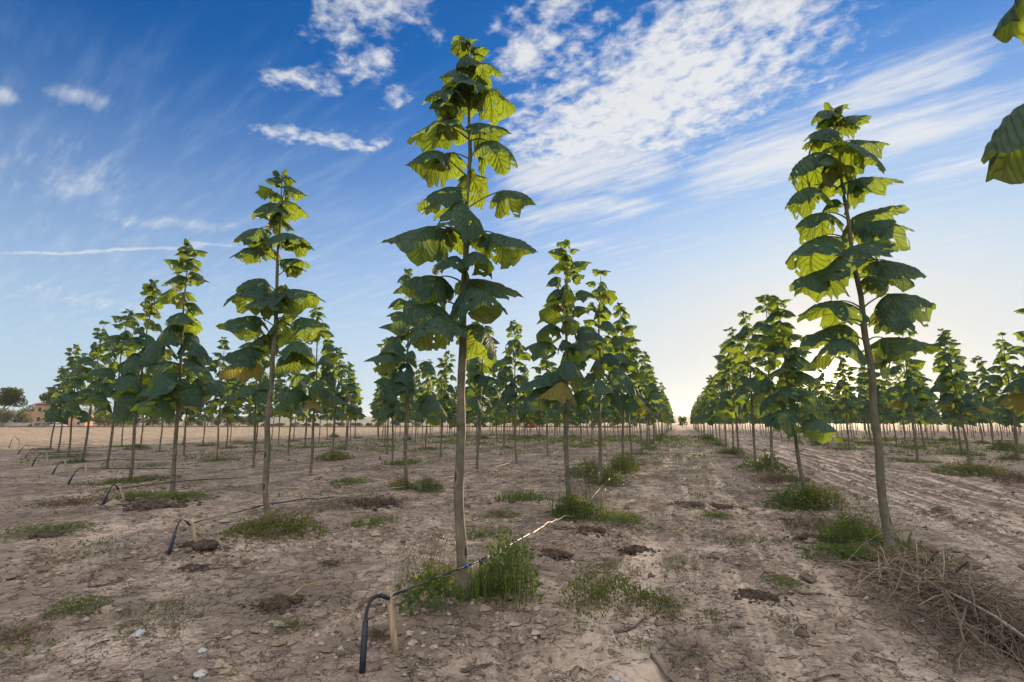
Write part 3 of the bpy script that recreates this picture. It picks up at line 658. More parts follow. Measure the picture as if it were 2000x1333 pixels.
# ------------------------------------------------------------------ every other tree on the staggered grid
ORD = ['first', 'second', 'third', 'fourth', 'fifth', 'sixth', 'seventh', 'eighth', 'ninth', 'tenth', 'eleventh', 'twelfth', 'thirteenth', 'fourteenth']
NV = 14
VAR = []
for i in range(NV):
    Hh = 5.3
    st, cr = procedural_tree(100 + i, Hh, 7, 22, True, 0.335 + 0.022 * (i % 5), random.uniform(.040, .048), random.uniform(.95, 1.4), 3, (random.uniform(-.3, .12), random.uniform(-.15, .15)))
    VAR.append((st.mesh('trunk', M_BARK), cr.mesh('crown', [M_LEAF, M_STALK])))
LOW = [procedural_tree(300 + i, 5.3, 3, 8, False, 0.345, 0.045, 1.2, 0, (0, 0), 5) for i in range(4)]
rng = random.Random(5)
spots = []                                                              # x, y, row kind, index in row, height
HGT = {(0, 1): 4.75, (0, 2): 5.3, (0, 3): 5.4, (1, 1): 5.1, (1, 2): 5.2, (2, 0): 5.4, (2, 1): 4.85, (3, 0): 5.46, (4, 0): 5.35, ('r', 1): 4.0, ('r', 2): 4.9, ('r', 3): 5.4}
YEND = 128
for k in range(9):
    y = 4.24 + 1.95 * k + (0.25 if k > 3 else 0)
    j = 0
    while y < YEND:
        if not (j == 0 and k < 2): spots.append((-1.8 - 4.02 * k, y, ('l', k), j))
        y += 4.18; j += 1
y, j = 6.98, 0
while y < YEND + 20:
    if j != 0: spots.append((2.2 + 0.008 * y, y, ('r', 0), j))
    y += 4.13; j += 1
for k in range(13):
    y = 16.55 - (0 if k % 2 == 0 else -2.07) + (0 if k < 2 else 4.13 * ((k * 4.1) // 5))
    j = 0
    while y < YEND + 20:
        spots.append((8.87 + 4.15 * k, y, ('b', k), j)); y += 4.13; j += 1
ROT = {(('r', 0), 3): 2.36, (('r', 0), 4): 5.37, (('b', 0), 5): 1.7, (('r', 0), 1): 0.0, (('b', 0), 4): 1.83, (('b', 0), 7): 1.96, (('b', 0), 8): 1.96}
def rowname(kind):
    k = kind[1]
    if kind[0] == 'l': return 'the middle row' if k == 0 else ORD[k - 1] + ' row left of the middle one'
    if kind[0] == 'r': return 'the row between alley and rutted track'
    return ORD[k] + ' row beyond the rutted track'
keep, rest = [], []
for s in spots:
    x, y = s[0], s[1]
    pr = project((x, y, 3.0))
    vis = pr is not None and -90 < pr[0] < 2110
    dist = math.hypot(x, y)
    if not vis:
        if pr is None or dist > 40 or pr[0] < 0: continue
        if not (2000 < pr[0] < 2400): continue
    keep.append((dist, s))
keep.sort(key=lambda q: q[0])
N_IND = 295
hidden = MB()
lowst, lowcr = [], []
for n_, (dist, (x, y, kind, j)) in enumerate(keep):
    x += rng.uniform(-.12, .12); y += rng.uniform(-.15, .15)
    key = ('r', j) if kind == ('r', 0) else (kind[1], j) if kind[0] == 'l' else None
    H = HGT.get(key, rng.uniform(3.5, 4.3) if rng.random() < .05 else rng.uniform(4.6, 5.7)); rz = ROT.get((kind, j), rng.uniform(0, 6.28))
    TREES.append((x, y))
    if n_ < N_IND:
        pr = project((x, y, 2.0)); nm = rowname(kind)
        if j < 7 and kind[0] == 'l': lab = 'paulownia tree, %s from the near end of %s' % (ORD[j], nm)
        elif kind[0] == 'r' and 0 <= j < 8: lab = 'paulownia tree, %s from the near end of %s' % (ORD[j], nm)
        elif kind[0] == 'r' and j < 0: lab = 'big drooping paulownia leaves reaching in from a tree outside the right edge'
        elif kind[0] == 'b' and j < 7: lab = 'paulownia tree, %s in view along %s' % (ORD[j], nm)
        else: lab = 'small far paulownia tree deep down %s' % nm
        t_ = empty('paulownia_tree', (x, y, 0), lab, 'tree', GROUP_T if 'small far' not in lab else 'far paulownia trees deep down ' + nm, rz)
        vi = rng.randrange(NV)
        s_ = H / 5.3
        for nm_, me in zip(('trunk', 'crown'), VAR[vi]):
            o = bpy.data.objects.new(nm_, me); COL.objects.link(o); o.parent = t_; o.scale = (s_ ** .5, s_ ** .5, s_)
    else:
        st, cr = LOW[rng.randrange(4)]
        c_, s2 = math.cos(rz), math.sin(rz)
        for src, mat in ((st, 2), (cr, 0)):
            for V, UVs, T_ in zip(src.v, src.uv, src.t):
                pass
            V = np.concatenate(src.v); V = np.stack([V[:, 0] * c_ - V[:, 1] * s2 + x, V[:, 0] * s2 + V[:, 1] * c_ + y, V[:, 2] * H / 5.3], 1)
            n0 = hidden.n
            hidden.v.append(V); hidden.f += [tuple(i + n0 for i in q) for q in src.f]; hidden.m += [mat] * len(src.f)
            hidden.uv.append(np.concatenate(src.uv)); hidden.t.append(np.concatenate(src.t)); hidden.n += len(V)
if hidden.n:
    o = hidden.build('distant_paulownia_trees', [M_LEAF, M_STALK, M_BARK])
    tag(o, 'mass of far paulownia trees at the ends of the rows', 'trees', kind='stuff')
print('TREES', len(keep), 'individual', min(N_IND, len(keep)) + 3)
# ------------------------------------------------------------------ field, hills and everything beyond the orchard
fx = -36 - np.cumsum(np.concatenate([[0], np.linspace(0.25, 3.5, 130)])); fy = np.linspace(-20, 260, 420)
Xf, Yf = np.meshgrid(fx, fy)
Zf = 0.10 + 0.10 * fbm(Xf * 0.12, Yf * 0.12, 3, 3) + 0.16 * fbm(Xf * 0.9, Yf * 0.9, 21, 3) + 0.05 * np.sin(Xf * 2 * math.pi / 1.6 + Yf * 0.5)
Zf[:, 0] = -0.1
FZ = 168.0
dep = Xf * FWD[0] + Yf * FWD[1]
ny_, nx_ = Xf.shape
fac = [(i * nx_ + j, (i + 1) * nx_ + j, (i + 1) * nx_ + j + 1, i * nx_ + j + 1) for i in range(ny_ - 1) for j in range(nx_ - 1) if dep[i, j] < FZ]
mb = MB(); mb.add(np.stack([Xf, Yf, Zf], 2).reshape(-1, 3), fac)
tag(mb.build('field', M_FIELD), 'bare sunlit field left of the orchard', 'field', kind='structure')
def far_pt(u, z, h=0.0): return RIGHT * ((u - 1000) / F * z * 1.0) * 1.0 + FWD * z + UP * h
M_BANK = simple_mat('earth_bank_soil', (0.16, 0.10, 0.06), 0.95, 0.4, 0.6)
mb = MB(); P = [far_pt(u, FZ + 0.4 * math.sin(u), 0.1) for u in range(-160, 1240, 12)]
mb.tube(P, 0.55, 6); tag(mb.build('earth_bank', M_BANK), 'low dark earth bank along the far edge of the field', 'bank', kind='structure')
# hills on the horizon
mb = MB(); us = np.arange(-1400, 3600, 40); prof = 10 + 16 * np.abs(fbm(us * 0.004, us * 0, 55, 3)) + 8 * np.exp(-((us - 1330) / 120) ** 2) + 10 * np.exp(-((us - 640) / 160) ** 2)
HV = []
for u, h in zip(us, prof):
    for z, q in ((2000, 0), (2100, .55), (2250, 1.0), (2500, .5)): HV.append(far_pt(u, z, -2 + h * q * 1.35))
n_ = len(us); mb.add(HV, [(i * 4 + k, i * 4 + k + 1, i * 4 + k + 5, i * 4 + k + 4) for i in range(n_ - 1) for k in range(3)])
M_HILL = simple_mat('hill_scrub', (0.12, 0.13, 0.09), 0.95, 0.3, 0.02)
tag(mb.build('hills', M_HILL), 'low hills on the horizon', 'hills', kind='structure')

def foliage_mat(name, a, b, trans=0.3):
    m, t = material(name)
    tint = t.n('ShaderNodeAttribute', attribute_name='tint').outputs['Fac']
    c = t.mix(tint, a, b)
    if name.startswith(('weed', 'grass')): c = t.mix(t.ramp(t.n('ShaderNodeObjectInfo').outputs['Random'], .25, 1.0, 0.0, .55), c, (0.15, 0.125, 0.06))
    p = t.n('ShaderNodeBsdfPrincipled', i_Base_Color=c, i_Roughness=0.7); p.inputs['Specular IOR Level'].default_value = 0.2
    tl = t.n('ShaderNodeBsdfTranslucent', i_Color=t.mix(1.0, c, (2.0, 2.2, 0.8), 'MULTIPLY'))
    t.put(t.n('ShaderNodeOutputMaterial').inputs[0], t.n('ShaderNodeMixShader', i_0=trans, i_1=p, i_2=tl))
    return m
M_PINE = foliage_mat('pine_needles', (0.028, 0.055, 0.018), (0.10, 0.13, 0.03)); M_BUSH = foliage_mat('bush_leaves', (0.05, 0.07, 0.03), (0.13, 0.14, 0.06))
M_OLIVE = foliage_mat('olive_leaves', (0.10, 0.11, 0.07), (0.19, 0.18, 0.11)); M_DRYT = foliage_mat('dry_tree_leaves', (0.20, 0.15, 0.09), (0.32, 0.24, 0.15))
M_TRUNK = simple_mat('old_bark', (0.16, 0.11, 0.075), 0.9, 0.35, 2.0)
def cards(mb, C, size, rs, tint, flat=0.0, mat=0):
    """small leaf faces at the points C"""
    n = len(C); nrm = rs.normal(size=(n, 3)); nrm[:, 2] = nrm[:, 2] * (1 - flat) + flat * 2.0 * np.sign(nrm[:, 2] + .5); nrm /= np.linalg.norm(nrm, axis=1)[:, None]
    a = np.cross(nrm, rs.normal(size=(n, 3))); a /= np.linalg.norm(a, axis=1)[:, None]; b = np.cross(nrm, a)
    s = (size * rs.uniform(.6, 1.3, n))[:, None]
    V = np.stack([C - a * s, C + b * s * .55 + nrm * s * .15, C + a * s, C - b * s * .55 + nrm * s * .15], 1).reshape(-1, 3)
    F_ = [(4 * i, 4 * i + 1, 4 * i + 2, 4 * i + 3) for i in range(n)]
    mb.add(V, F_, mat, None, np.repeat(tint, 4))
def crown_points(rs, clumps, per):
    P, T = [], []
    for (cx, cy_, cz, rx, ry, rz) in clumps:
        d_ = rs.normal(size=(per, 3)); d_ /= np.linalg.norm(d_, axis=1)[:, None]
        r = rs.uniform(0.55, 1.05, per) ** 0.7
        P.append(np.array([cx, cy_, cz]) + d_ * r[:, None] * (rx, ry, rz)); T.append(np.clip(rs.uniform(.0, 1.0) * 0.6 + rs.uniform(0, .4, per), 0, 1))
    return np.concatenate(P), np.concatenate(T)
def bush_tree(name, loc, w, h, trunk_h, mat, seed, label, cat='tree', group=None, lean=0.0, umbrella=False, n=14, per=90, size=0.28, twin=False):
    rs = np.random.RandomState(seed); t_ = empty(name, loc, label, cat, group)
    cl = []
    for i in range(n):
        a = rs.uniform(0, 6.28); r = rs.uniform(0, 1) ** .5
        zc = trunk_h + (h - trunk_h) * (rs.uniform(.45, .9) - (0.25 * r if umbrella else 0)) if umbrella else trunk_h + (h - trunk_h) * rs.uniform(.18, .85) * (1 - .35 * r)
        q = w * rs.uniform(.18, .30)
        cl.append((lean + math.cos(a) * r * w * .38, math.sin(a) * r * w * .38, zc, q, q, min(q, (h - trunk_h) * .28) * (.7 if umbrella else 1)))
    P, T = crown_points(rs, cl, per)
    m = MB(); cards(m, P, size, rs, T); m.build('crown', mat, t_)
    m = MB(); r0 = max(.06, .022 * h)
    m.tube([(0, 0, -.1), (lean * .3, 0, trunk_h * .5), (lean * .8, 0, trunk_h), (lean, 0, trunk_h + (h - trunk_h) * .5)], [r0, r0 * .8, r0 * .6, r0 * .25], 7)
    for i in range(4):
        c = cl[i]; m.tube([(lean * .7, 0, trunk_h * .85), ((lean * .7 + c[0]) / 2, c[1] / 2, (trunk_h + c[2]) / 2), c[:3]], [r0 * .5, r0 * .35, r0 * .12], 5)
    m.build('trunk', M_TRUNK, t_)
    return t_
bush_tree('stone_pine', far_pt(8, 178), 9.5, 15.0, 6.5, M_PINE, 1, 'umbrella-shaped stone pine with a leaning trunk near the house', 'pine', lean=2.5, umbrella=True, n=20, per=170, size=.34)
bush_tree('stone_pine', far_pt(112, 184), 9, 13.6, 7.5, M_PINE, 2, 'stone pine with dark crown standing right in front of the house', 'pine', umbrella=True, n=16, per=150, size=.34)
bush_tree('stone_pine', far_pt(-45, 190), 11, 16, 6, M_PINE, 3, 'stone pine at the edge of the picture beyond the leaning pine', 'pine', umbrella=True, n=16, per=150, size=.34)
bush_tree('olive_tree', far_pt(22, 174), 7.5, 7.0, 1.2, M_OLIVE, 4, 'greyish olive tree under the leaning stone pine', n=18, per=130, size=.26)
bush_tree('olive_tree', far_pt(52, 176), 5, 5.6, 1.0, M_OLIVE, 5, 'smaller greyish olive tree between the pine and the parked cars', n=12, per=120, size=.26)
bush_tree('dry_tree', far_pt(182, 186), 7, 9.0, 2.5, M_DRYT, 6, 'bare brownish tree behind the flat-roofed shed', n=10, per=70, size=.22)
bush_tree('round_bush', far_pt(146, 178), 5.0, 4.6, .6, M_BUSH, 7, 'dense green bush between the house and the shed', 'bush')
BUSHES = 'bushes lining the far edge of the field'
rs0 = np.random.RandomState(44)
ub = list(range(206, 500, 15)) + list(range(505, 760, 24)) + list(range(780, 1240, 38))
for i, u in enumerate(ub):
    big = u < 500
    h = rs0.uniform(4.4, 6.4) if big else rs0.uniform(1.6, 3.0)
    lab = 'green bush in the hedge line along the far field edge behind the left tree rows' if big else 'low scrubby bush on the far field edge where the hedge thins out'
    bush_tree('field_edge_bush', far_pt(u + rs0.uniform(-5, 5), 176 + rs0.uniform(-2, 4)), rs0.uniform(3.2, 4.4) if big else rs0.uniform(2.5, 4.5), h, .5, [M_BUSH, M_BUSH, M_OLIVE][i % 3], 60 + i, lab, 'bush', BUSHES + (' left' if big else ' middle'), n=8, per=70, size=.24)
bush_tree('alley_end_tree', far_pt(1329, 158), 2.6, 4.8, .6, M_BUSH, 8, 'small bushy tree standing alone at the far end of the alley', n=9, per=90, size=.2)
for i, (u, z, w, h, mt, lab) in enumerate([(66, 200, 8, 9.5, M_PINE, 'dark leafy tree behind the parked cars left of the house'), (140, 205, 8, 9, M_PINE, 'dark leafy tree behind the right half of the house'), (158, 200, 6, 7.5, M_BUSH, 'green tree just right of the ochre house'),
                                      (205, 196, 7, 7, M_BUSH, 'broad green tree behind the right carport'), (236, 192, 7, 6.5, M_BUSH, 'broad green tree at the start of the hedge line'), (-6, 186, 8, 8, M_OLIVE, 'greyish tree behind the low pale wall')]):
    bush_tree('leafy_tree', far_pt(u, z), w, h, 1.4, mt, 30 + i, lab, n=14, per=110, size=.3)
# house, shed, wall, carports, cars
M_PLASTER = simple_mat('ochre_plaster', (0.55, 0.36, 0.22), 0.9, 0.12, 0.8); M_ROOF = simple_mat('terracotta_tiles', (0.36, 0.13, 0.07), 0.85, 0.25, 3.0)
M_GLASS = simple_mat('dark_window', (0.03, 0.035, 0.04), 0.15, 0.1, 1.0, spec=0.6); M_WALL = simple_mat('pale_wall_plaster', (0.42, 0.36, 0.30), 0.9, 0.2, 0.5)
M_RUST = simple_mat('rusty_sheet', (0.22, 0.10, 0.06), 0.8, 0.25, 1.5); M_STEEL = simple_mat('grey_steel_post', (0.3, 0.28, 0.25), 0.6, 0.2, 2.0)
def house(u, z, w, d, h, label, name, roof=True, windows=()):
    t_ = empty(name, far_pt(u, z), label, 'house' if roof else 'shed', rz=YAW)
    m = MB(); m.box((0, 0, h / 2), (w, d, h)); m.build('wall', M_PLASTER, t_, smooth=False)
    m = MB()
    if roof:
        e = .5; a, b = w / 2 + e, d / 2 + e
        m.add([(-a, -b, h), (a, -b, h), (a, b, h), (-a, b, h), (-a * .45, 0, h + 1.7), (a * .45, 0, h + 1.7), (-a, -b, h + .15), (a, -b, h + .15), (a, b, h + .15), (-a, b, h + .15)],
              [(3, 2, 1, 0), (0, 1, 7, 6), (1, 2, 8, 7), (2, 3, 9, 8), (3, 0, 6, 9), (6, 7, 5, 4), (8, 9, 4, 5), (7, 8, 5), (9, 6, 4)])
    else: m.box((0, 0, h + .1), (w + .3, d + .3, .2))
    m.build('roof', M_ROOF if roof else M_PLASTER, t_, smooth=False)
    for wx, wz, ww, wh in windows:
        m = MB(); m.box((wx, -d / 2 - .02, wz), (ww + .24, .08, wh + .24)); f_ = m.build('window', M_WALL, t_, smooth=False)
        m = MB(); m.box((wx, -d / 2 - .055, wz), (ww, .03, wh)); m.build('pane', M_GLASS, f_, smooth=False)
    return t_
hs = house(116, 194, 8.5, 8, 8.2, 'ochre two-storey house with terracotta roof behind the pines', 'house', True, ((-2.2, 6.4, 1.1, 1.4), (1.6, 6.4, 1.1, 1.4), (-2.2, 2.8, 1.1, 1.5), (2.4, 2.8, 1.2, 2.0)))
m = MB(); m.box((-6.8, .5, 3.0), (5.0, 6, 6.0)); m.build('side_wing', M_PLASTER, hs, smooth=False)
m = MB(); m.box((-6.8, .5, 6.15), (5.8, 6.8, .3)); m.build('wing_roof', M_ROOF, hs, smooth=False)
house(168, 178, 5.2, 4, 4.0, 'small flat-roofed ochre shed right of the house', 'shed', False, ((1.0, 1.4, .9, 1.0),))
def carport(u, z, w, label):
    t_ = empty('carport', far_pt(u, z), label, 'carport', rz=YAW)
    m = MB(); m.box((0, 0, 2.55), (w, 5, .28)); m.build('canopy', M_RUST, t_, smooth=False)
    for sx in (-1, 0, 1):
        for sy in (-1, 1):
            m = MB(); m.tube([(sx * w * .46, sy * 2.3, -.05), (sx * w * .46, sy * 2.3, 2.45)], .09, 8); m.build('post', M_STEEL, t_)
carport(120, 176, 8.0, 'rust-red flat carport over the parked cars'); carport(204, 179, 8.0, 'rust-red flat carport right of the shed without cars')
t_ = empty('boundary_wall', far_pt(30, 172), 'low pale plastered wall left of the parked cars', 'wall', rz=YAW)
m = MB(); m.box((0, 0, .75), (17, .3, 1.5)); m.build('wall_body', M_WALL, t_, smooth=False); m = MB(); m.box((0, 0, 1.56), (17.1, .42, .12)); m.build('coping', M_WALL, t_, smooth=False)
M_TYRE = simple_mat('tyre_rubber', (0.02, 0.02, 0.02), 0.85, 0.1, 4); M_RIM = simple_mat('wheel_alloy', (0.45, 0.45, 0.46), 0.35, 0.1, 4, metal=0.8)
M_LAMP = simple_mat('lamp_glass', (0.6, 0.58, 0.55), 0.15, 0.1, 4)
def car(u, z, colr, label, rot):
    pm = simple_mat('car_paint', colr, 0.3, 0.05, 1.0, spec=0.5, coat=0.6)
    t_ = empty('parked_car', far_pt(u, z), label, 'car', 'cars parked under the carport', rz=YAW + rot)
    prof = [(-2.05, .35), (-2.1, .75), (-1.95, .95), (-1.45, 1.02), (-.95, 1.42), (.55, 1.46), (1.25, 1.05), (1.95, .88), (2.1, .6), (2.05, .32)]
    m = MB(); n = len(prof)
    for y, k in ((-.84, 1), (.84, 1)): pass
    V = [(x, -.84 if zz_ < 1.03 else -.66, zz_) for x, zz_ in prof] + [(x, .84 if zz_ < 1.03 else .66, zz_) for x, zz_ in prof]
    m.add(V, [(i, (i + 1) % n, n + (i + 1) % n, n + i) for i in range(n)] + [tuple(range(n - 1, -1, -1)), tuple(range(n, 2 * n))]); m.build('body', pm, t_, smooth=False)
    for s in (-1, 1):
        m = MB(); m.add([(-1.32, s * .80, 1.06), (1.1, s * .80, 1.08), (.5, s * .69, 1.40), (-.9, s * .69, 1.37)], [(0, 1, 2, 3)] if s < 0 else [(3, 2, 1, 0)]); m.build('side_window', M_GLASS, t_, smooth=False)
        for x in (-1.28, 1.3):
            m = MB(); m.tube([(x, s * .66, .32), (x, s * .88, .32)], .32, 16); w_ = m.build('wheel', M_TYRE, t_); m = MB(); m.tube([(x, s * .87, .32), (x, s * .90, .32)], .19, 12); m.build('rim', M_RIM, w_)
        m = MB(); m.box((2.04, s * .6, .68), (.12, .34, .16)); m.build('headlight', M_LAMP, t_, smooth=False)
    for x0, x1 in ((1.27, .58), (-1.47, -.98)):
        o_ = .03 if x0 > 0 else -.03
        m = MB(); m.add([(x0 + o_, -.66, 1.08), (x0 + o_, .66, 1.08), (x1 + o_, .6, 1.41), (x1 + o_, -.6, 1.41)], [(0, 1, 2, 3)] if x0 > 0 else [(3, 2, 1, 0)]); m.build('windscreen', M_GLASS, t_, smooth=False)
car(84, 173, (0.05, 0.08, 0.13), 'dark blue car parked beside the pale low wall', .5)
car(106, 173.5, (0.30, 0.33, 0.36), 'silver grey car parked between the blue and the white one', 1.2)
car(126, 173, (0.75, 0.75, 0.74), 'white car parked at the end nearest the hedge', .9)
# tractor working beyond the left rows
M_RED = simple_mat('tractor_red', (0.5, 0.05, 0.03), 0.4, 0.1, 2, coat=.3); M_TEAL = simple_mat('green_canopy', (0.03, 0.22, 0.16), 0.5, 0.1, 2)
t_ = empty('tractor', far_pt(1034, 150), 'red tractor with a green canopy far behind the middle trees', 'tractor', rz=YAW + .4)
m = MB(); m.box((.7, 0, 1.1), (1.7, .8, .7)); m.box((-.5, 0, 1.0), (.9, 1.0, .5)); m.build('body', M_RED, t_, smooth=False)
m = MB(); m.box((-.5, 0, 2.45), (1.7, 1.5, .12)); c_ = m.build('canopy', M_TEAL, t_, smooth=False)
for sx in (-1.2, .2):
    for sy in (-.6, .6): m = MB(); m.tube([(sx, sy, 1.1), (sx, sy, 2.4)], .04, 6); m.build('canopy_post', M_STEEL, t_)
for x, r, w in ((-.7, .75, .4), (1.2, .45, .28)):
    for s in (-1, 1): m = MB(); m.tube([(x, s * .6, r), (x, s * (.6 + w), r)], r, 18); w_ = m.build('wheel', M_TYRE, t_); m = MB(); m.tube([(x, s * (.6 + w), r), (x, s * (.62 + w), r)], r * .55, 12); m.build('rim', M_RED, w_)
# ------------------------------------------------------------------ drip irrigation: stakes, riser hoses, lines
M_WOOD = None
def wood_mat():
    m, t = material('round_wooden_stake')
    ob = t.n('ShaderNodeTexCoord').outputs['Object']
    g = t.noise(t.map(ob, (60, 60, 5)), 1.0, 5); k = t.ramp(t.vor(t.map(ob, (14, 14, 9)), 1.0), 0.06, 0.16, 1.0, 0.0)
    c = t.mix(t.ramp(g, 0.3, 0.72), (0.30, 0.20, 0.11), (0.52, 0.38, 0.23)); c = t.mix(t.math('MULTIPLY', k, .6), c, (0.16, 0.09, 0.045))
    z = t.n('ShaderNodeSeparateXYZ', i_0=ob).outputs[2]
    c = t.mix(t.ramp(z, 0.10, 0.0), c, (0.24, 0.17, 0.11))
    p = t.n('ShaderNodeBsdfPrincipled', i_Base_Color=c, i_Roughness=0.75, i_Normal=t.n('ShaderNodeBump', i_Strength=.4, i_Distance=.004, i_Height=g))
    t.put(t.n('ShaderNodeOutputMaterial').inputs[0], p); return m
M_WOOD = wood_mat()
M_HOSE = simple_mat('black_hose', (0.016, 0.017, 0.02), 0.5, 0.3, 30, spec=0.4); M_SLEEVE = simple_mat('dark_blue_sleeve', (0.012, 0.015, 0.026), 0.38, 0.3, 25, bump=.2, spec=0.5)
M_DUSTY = simple_mat('dusty_drip_line', (0.34, 0.28, 0.21), 0.5, 0.4, 6, spec=.4); M_BLUE = simple_mat('blue_plastic', (0.02, 0.10, 0.42), 0.4, 0.1, 10); M_TIE = simple_mat('grey_wire', (0.5, 0.5, 0.5), 0.4, 0.1, 10, metal=.6)
# stake foot px, stake top px, sleeve foot px, sleeve bend px (from the photograph), label words
ST = [((772, 1297), (758, 1146), (706, 1338), (714, 1212), 'nearest wooden stake, in front of the tallest middle tree', 0),
      ((383, 1078), (372, 1015), (327, 1093), (345, 1033), 'leaning wooden stake left of the large tree ringed by weeds', 1),
      ((242, 985), (233, 950), (197, 990), (214, 958), 'wooden stake at the end of the second row left of the middle one', 2),
      ((172, 948), (166, 909), (131, 950), (144, 927), 'wooden stake at the end of the third row left of the middle one', 3),
      ((130, 926), (127, 900), (101, 928), (112, 910), 'wooden stake at the end of the fourth row left of the middle one', 4),
      ((93, 910), (91, 885), (61, 911), (72, 894), 'wooden stake at the end of the fifth row left of the middle one', 5),
      ((72, 892), (70, 878), (47, 896), (58, 881), 'wooden stake at the end of the sixth row left of the middle one', 6),
      ((59, 887), (54, 868), (32, 889), (44, 876), 'wooden stake at the end of the seventh row left of the middle one', 7),
      ((37, 877), (38, 857), (16, 878), (24, 858), 'wooden stake at the end of the last row beside the bare field', 8)]
def bez(a, b, c, n=8):
    tt = np.linspace(0, 1, n)[:, None]; return (1 - tt) ** 2 * a + 2 * tt * (1 - tt) * b + tt ** 2 * c
for fp, tp, sp_, sb, lab, k in ST:
    B = ground_at(*fp); z0 = cam_depth(B); Tp = at_depth(tp[0], tp[1], z0)
    B[2] = gz(B[0], B[1]); T = Tp - B
    s_ = empty('wooden_stake', B, lab, 'stake', 'wooden stakes at the row ends')
    m = MB(); r = 0.021
    m.tube([-T * .15, T * .02, T * .4, T * .75, T * .985, T], [r * 1.02, r * 1.02, r, r * .98, r * .97, r * .82], 12); m.build('post', M_WOOD, s_)
    m = MB(); c_ = T * .82; a = np.linspace(0, 2 * math.pi * 1.9, 26); m.tube(np.stack([c_[0] + (r + .004) * np.cos(a), c_[1] + (r + .004) * np.sin(a), c_[2] + .004 * a], 1), .0022, 5); m.build('wire_tie', M_TIE, s_)
    # hose rising out of the soil through its sleeve, bending over to the stake
    S = ground_at(*sp_); zs = cam_depth(S); Bd = at_depth(sb[0], sb[1], (zs * 2 + z0) / 3); C = at_depth(tp[0] - 3, tp[1] + (fp[1] - tp[1]) * .14, z0 - .035)
    S[2] = gz(S[0], S[1])
    h_ = empty('riser_hose', S, lab.replace('nearest wooden stake', 'black riser hose beside the nearest stake').replace('leaning wooden stake', 'black riser hose bent to the leaning stake').replace('wooden stake', 'black riser hose'), 'hose', 'riser hoses at the row ends')
    P = np.concatenate([[S - S - UP * .1], bez(Bd - S, Bd - S + (Bd - S) * .55 + UP * .02, C - S, 10)])
    m = MB(); m.tube(P, .0105, 10); m.build('pipe', M_HOSE, h_)
    m = MB(); q = Bd - S; m.tube([-UP * .1, q * .3, q * .7, q], [.019, .019, .018, .016], 12); m.build('sleeve', M_SLEEVE, h_)
    dcl = (C - S) - P[-2]; dcl /= np.linalg.norm(dcl); m = MB(); m.tube([C - S - dcl * .05, C - S + dcl * .02], .0145, 10); m.build('coupling', M_HOSE, h_)
    # the drip line along the row
    x0 = -1.8 - 4.02 * k; y0 = 4.24 + 1.95 * k + (.25 if k > 3 else 0)
    L = empty('drip_line', C, 'black drip line running from its stake along ' + ('the middle row' if k == 0 else 'the ' + ORD[k - 1] + ' row left of the middle one'), 'drip line', 'drip lines along the rows')
    ys = np.concatenate([np.linspace(C[1], y0 + 4.2, 26), np.arange(y0 + 5.0, 60, .5)])
    xt = np.interp(ys, [C[1], y0, y0 + 1.5, 200], [C[0], x0 + .075 if k < 3 else x0 + .1, x0 + .12, x0 + .12])
    w_ = np.array([0.06 * math.sin(y * .9 + k) * min(1, max(0, (y - y0 - 1) / 3)) for y in ys])
    zb_ = np.interp(ys, [C[1], y0, y0 + 2.2, y0 + 4.2], [C[2], .31, .17, .06]) + ground_height(xt + w_, ys) * np.clip((ys - C[1]) / 4, 0, 1)
    P = np.stack([xt + w_, ys, zb_], 1) - C
    i1 = 13
    m = MB(); m.tube(P[:i1 + 1], .0085, 8); m.build('clean_pipe', M_HOSE, L); m = MB(); m.tube(P[i1:], .0085, 6); m.build('dusty_pipe', M_DUSTY, L)
    for yy in (y0 - .10, y0 + .16):
        px_ = np.array([np.interp(yy, ys, P[:, 0]), yy - C[1], np.interp(yy, ys, P[:, 2])]); m = MB(); m.tube([px_ - (0, .012, 0), px_ + (0, .012, 0)], .015, 10); m.build('connector', M_BLUE, L)
for rx, lab in ((2.2, 'pale dusty drip line along the row between alley and rutted track'), (8.87, 'dusty drip line along the first row beyond the rutted track')):
    ys = np.arange(1.0 if rx < 3 else 14, 60, .35); xs = rx - .22 + .05 * np.sin(ys * .8)
    zs = ground_height(xs, ys) + .02 + (.16 * np.exp(-((ys - 4.6) / 1.2) ** 2) if rx < 3 else 0)
    m = MB(); m.tube(np.stack([xs, ys, zs], 1), .0085, 6); o = m.build('drip_line', M_DUSTY); tag(o, lab, 'drip line', 'drip lines along the rows')
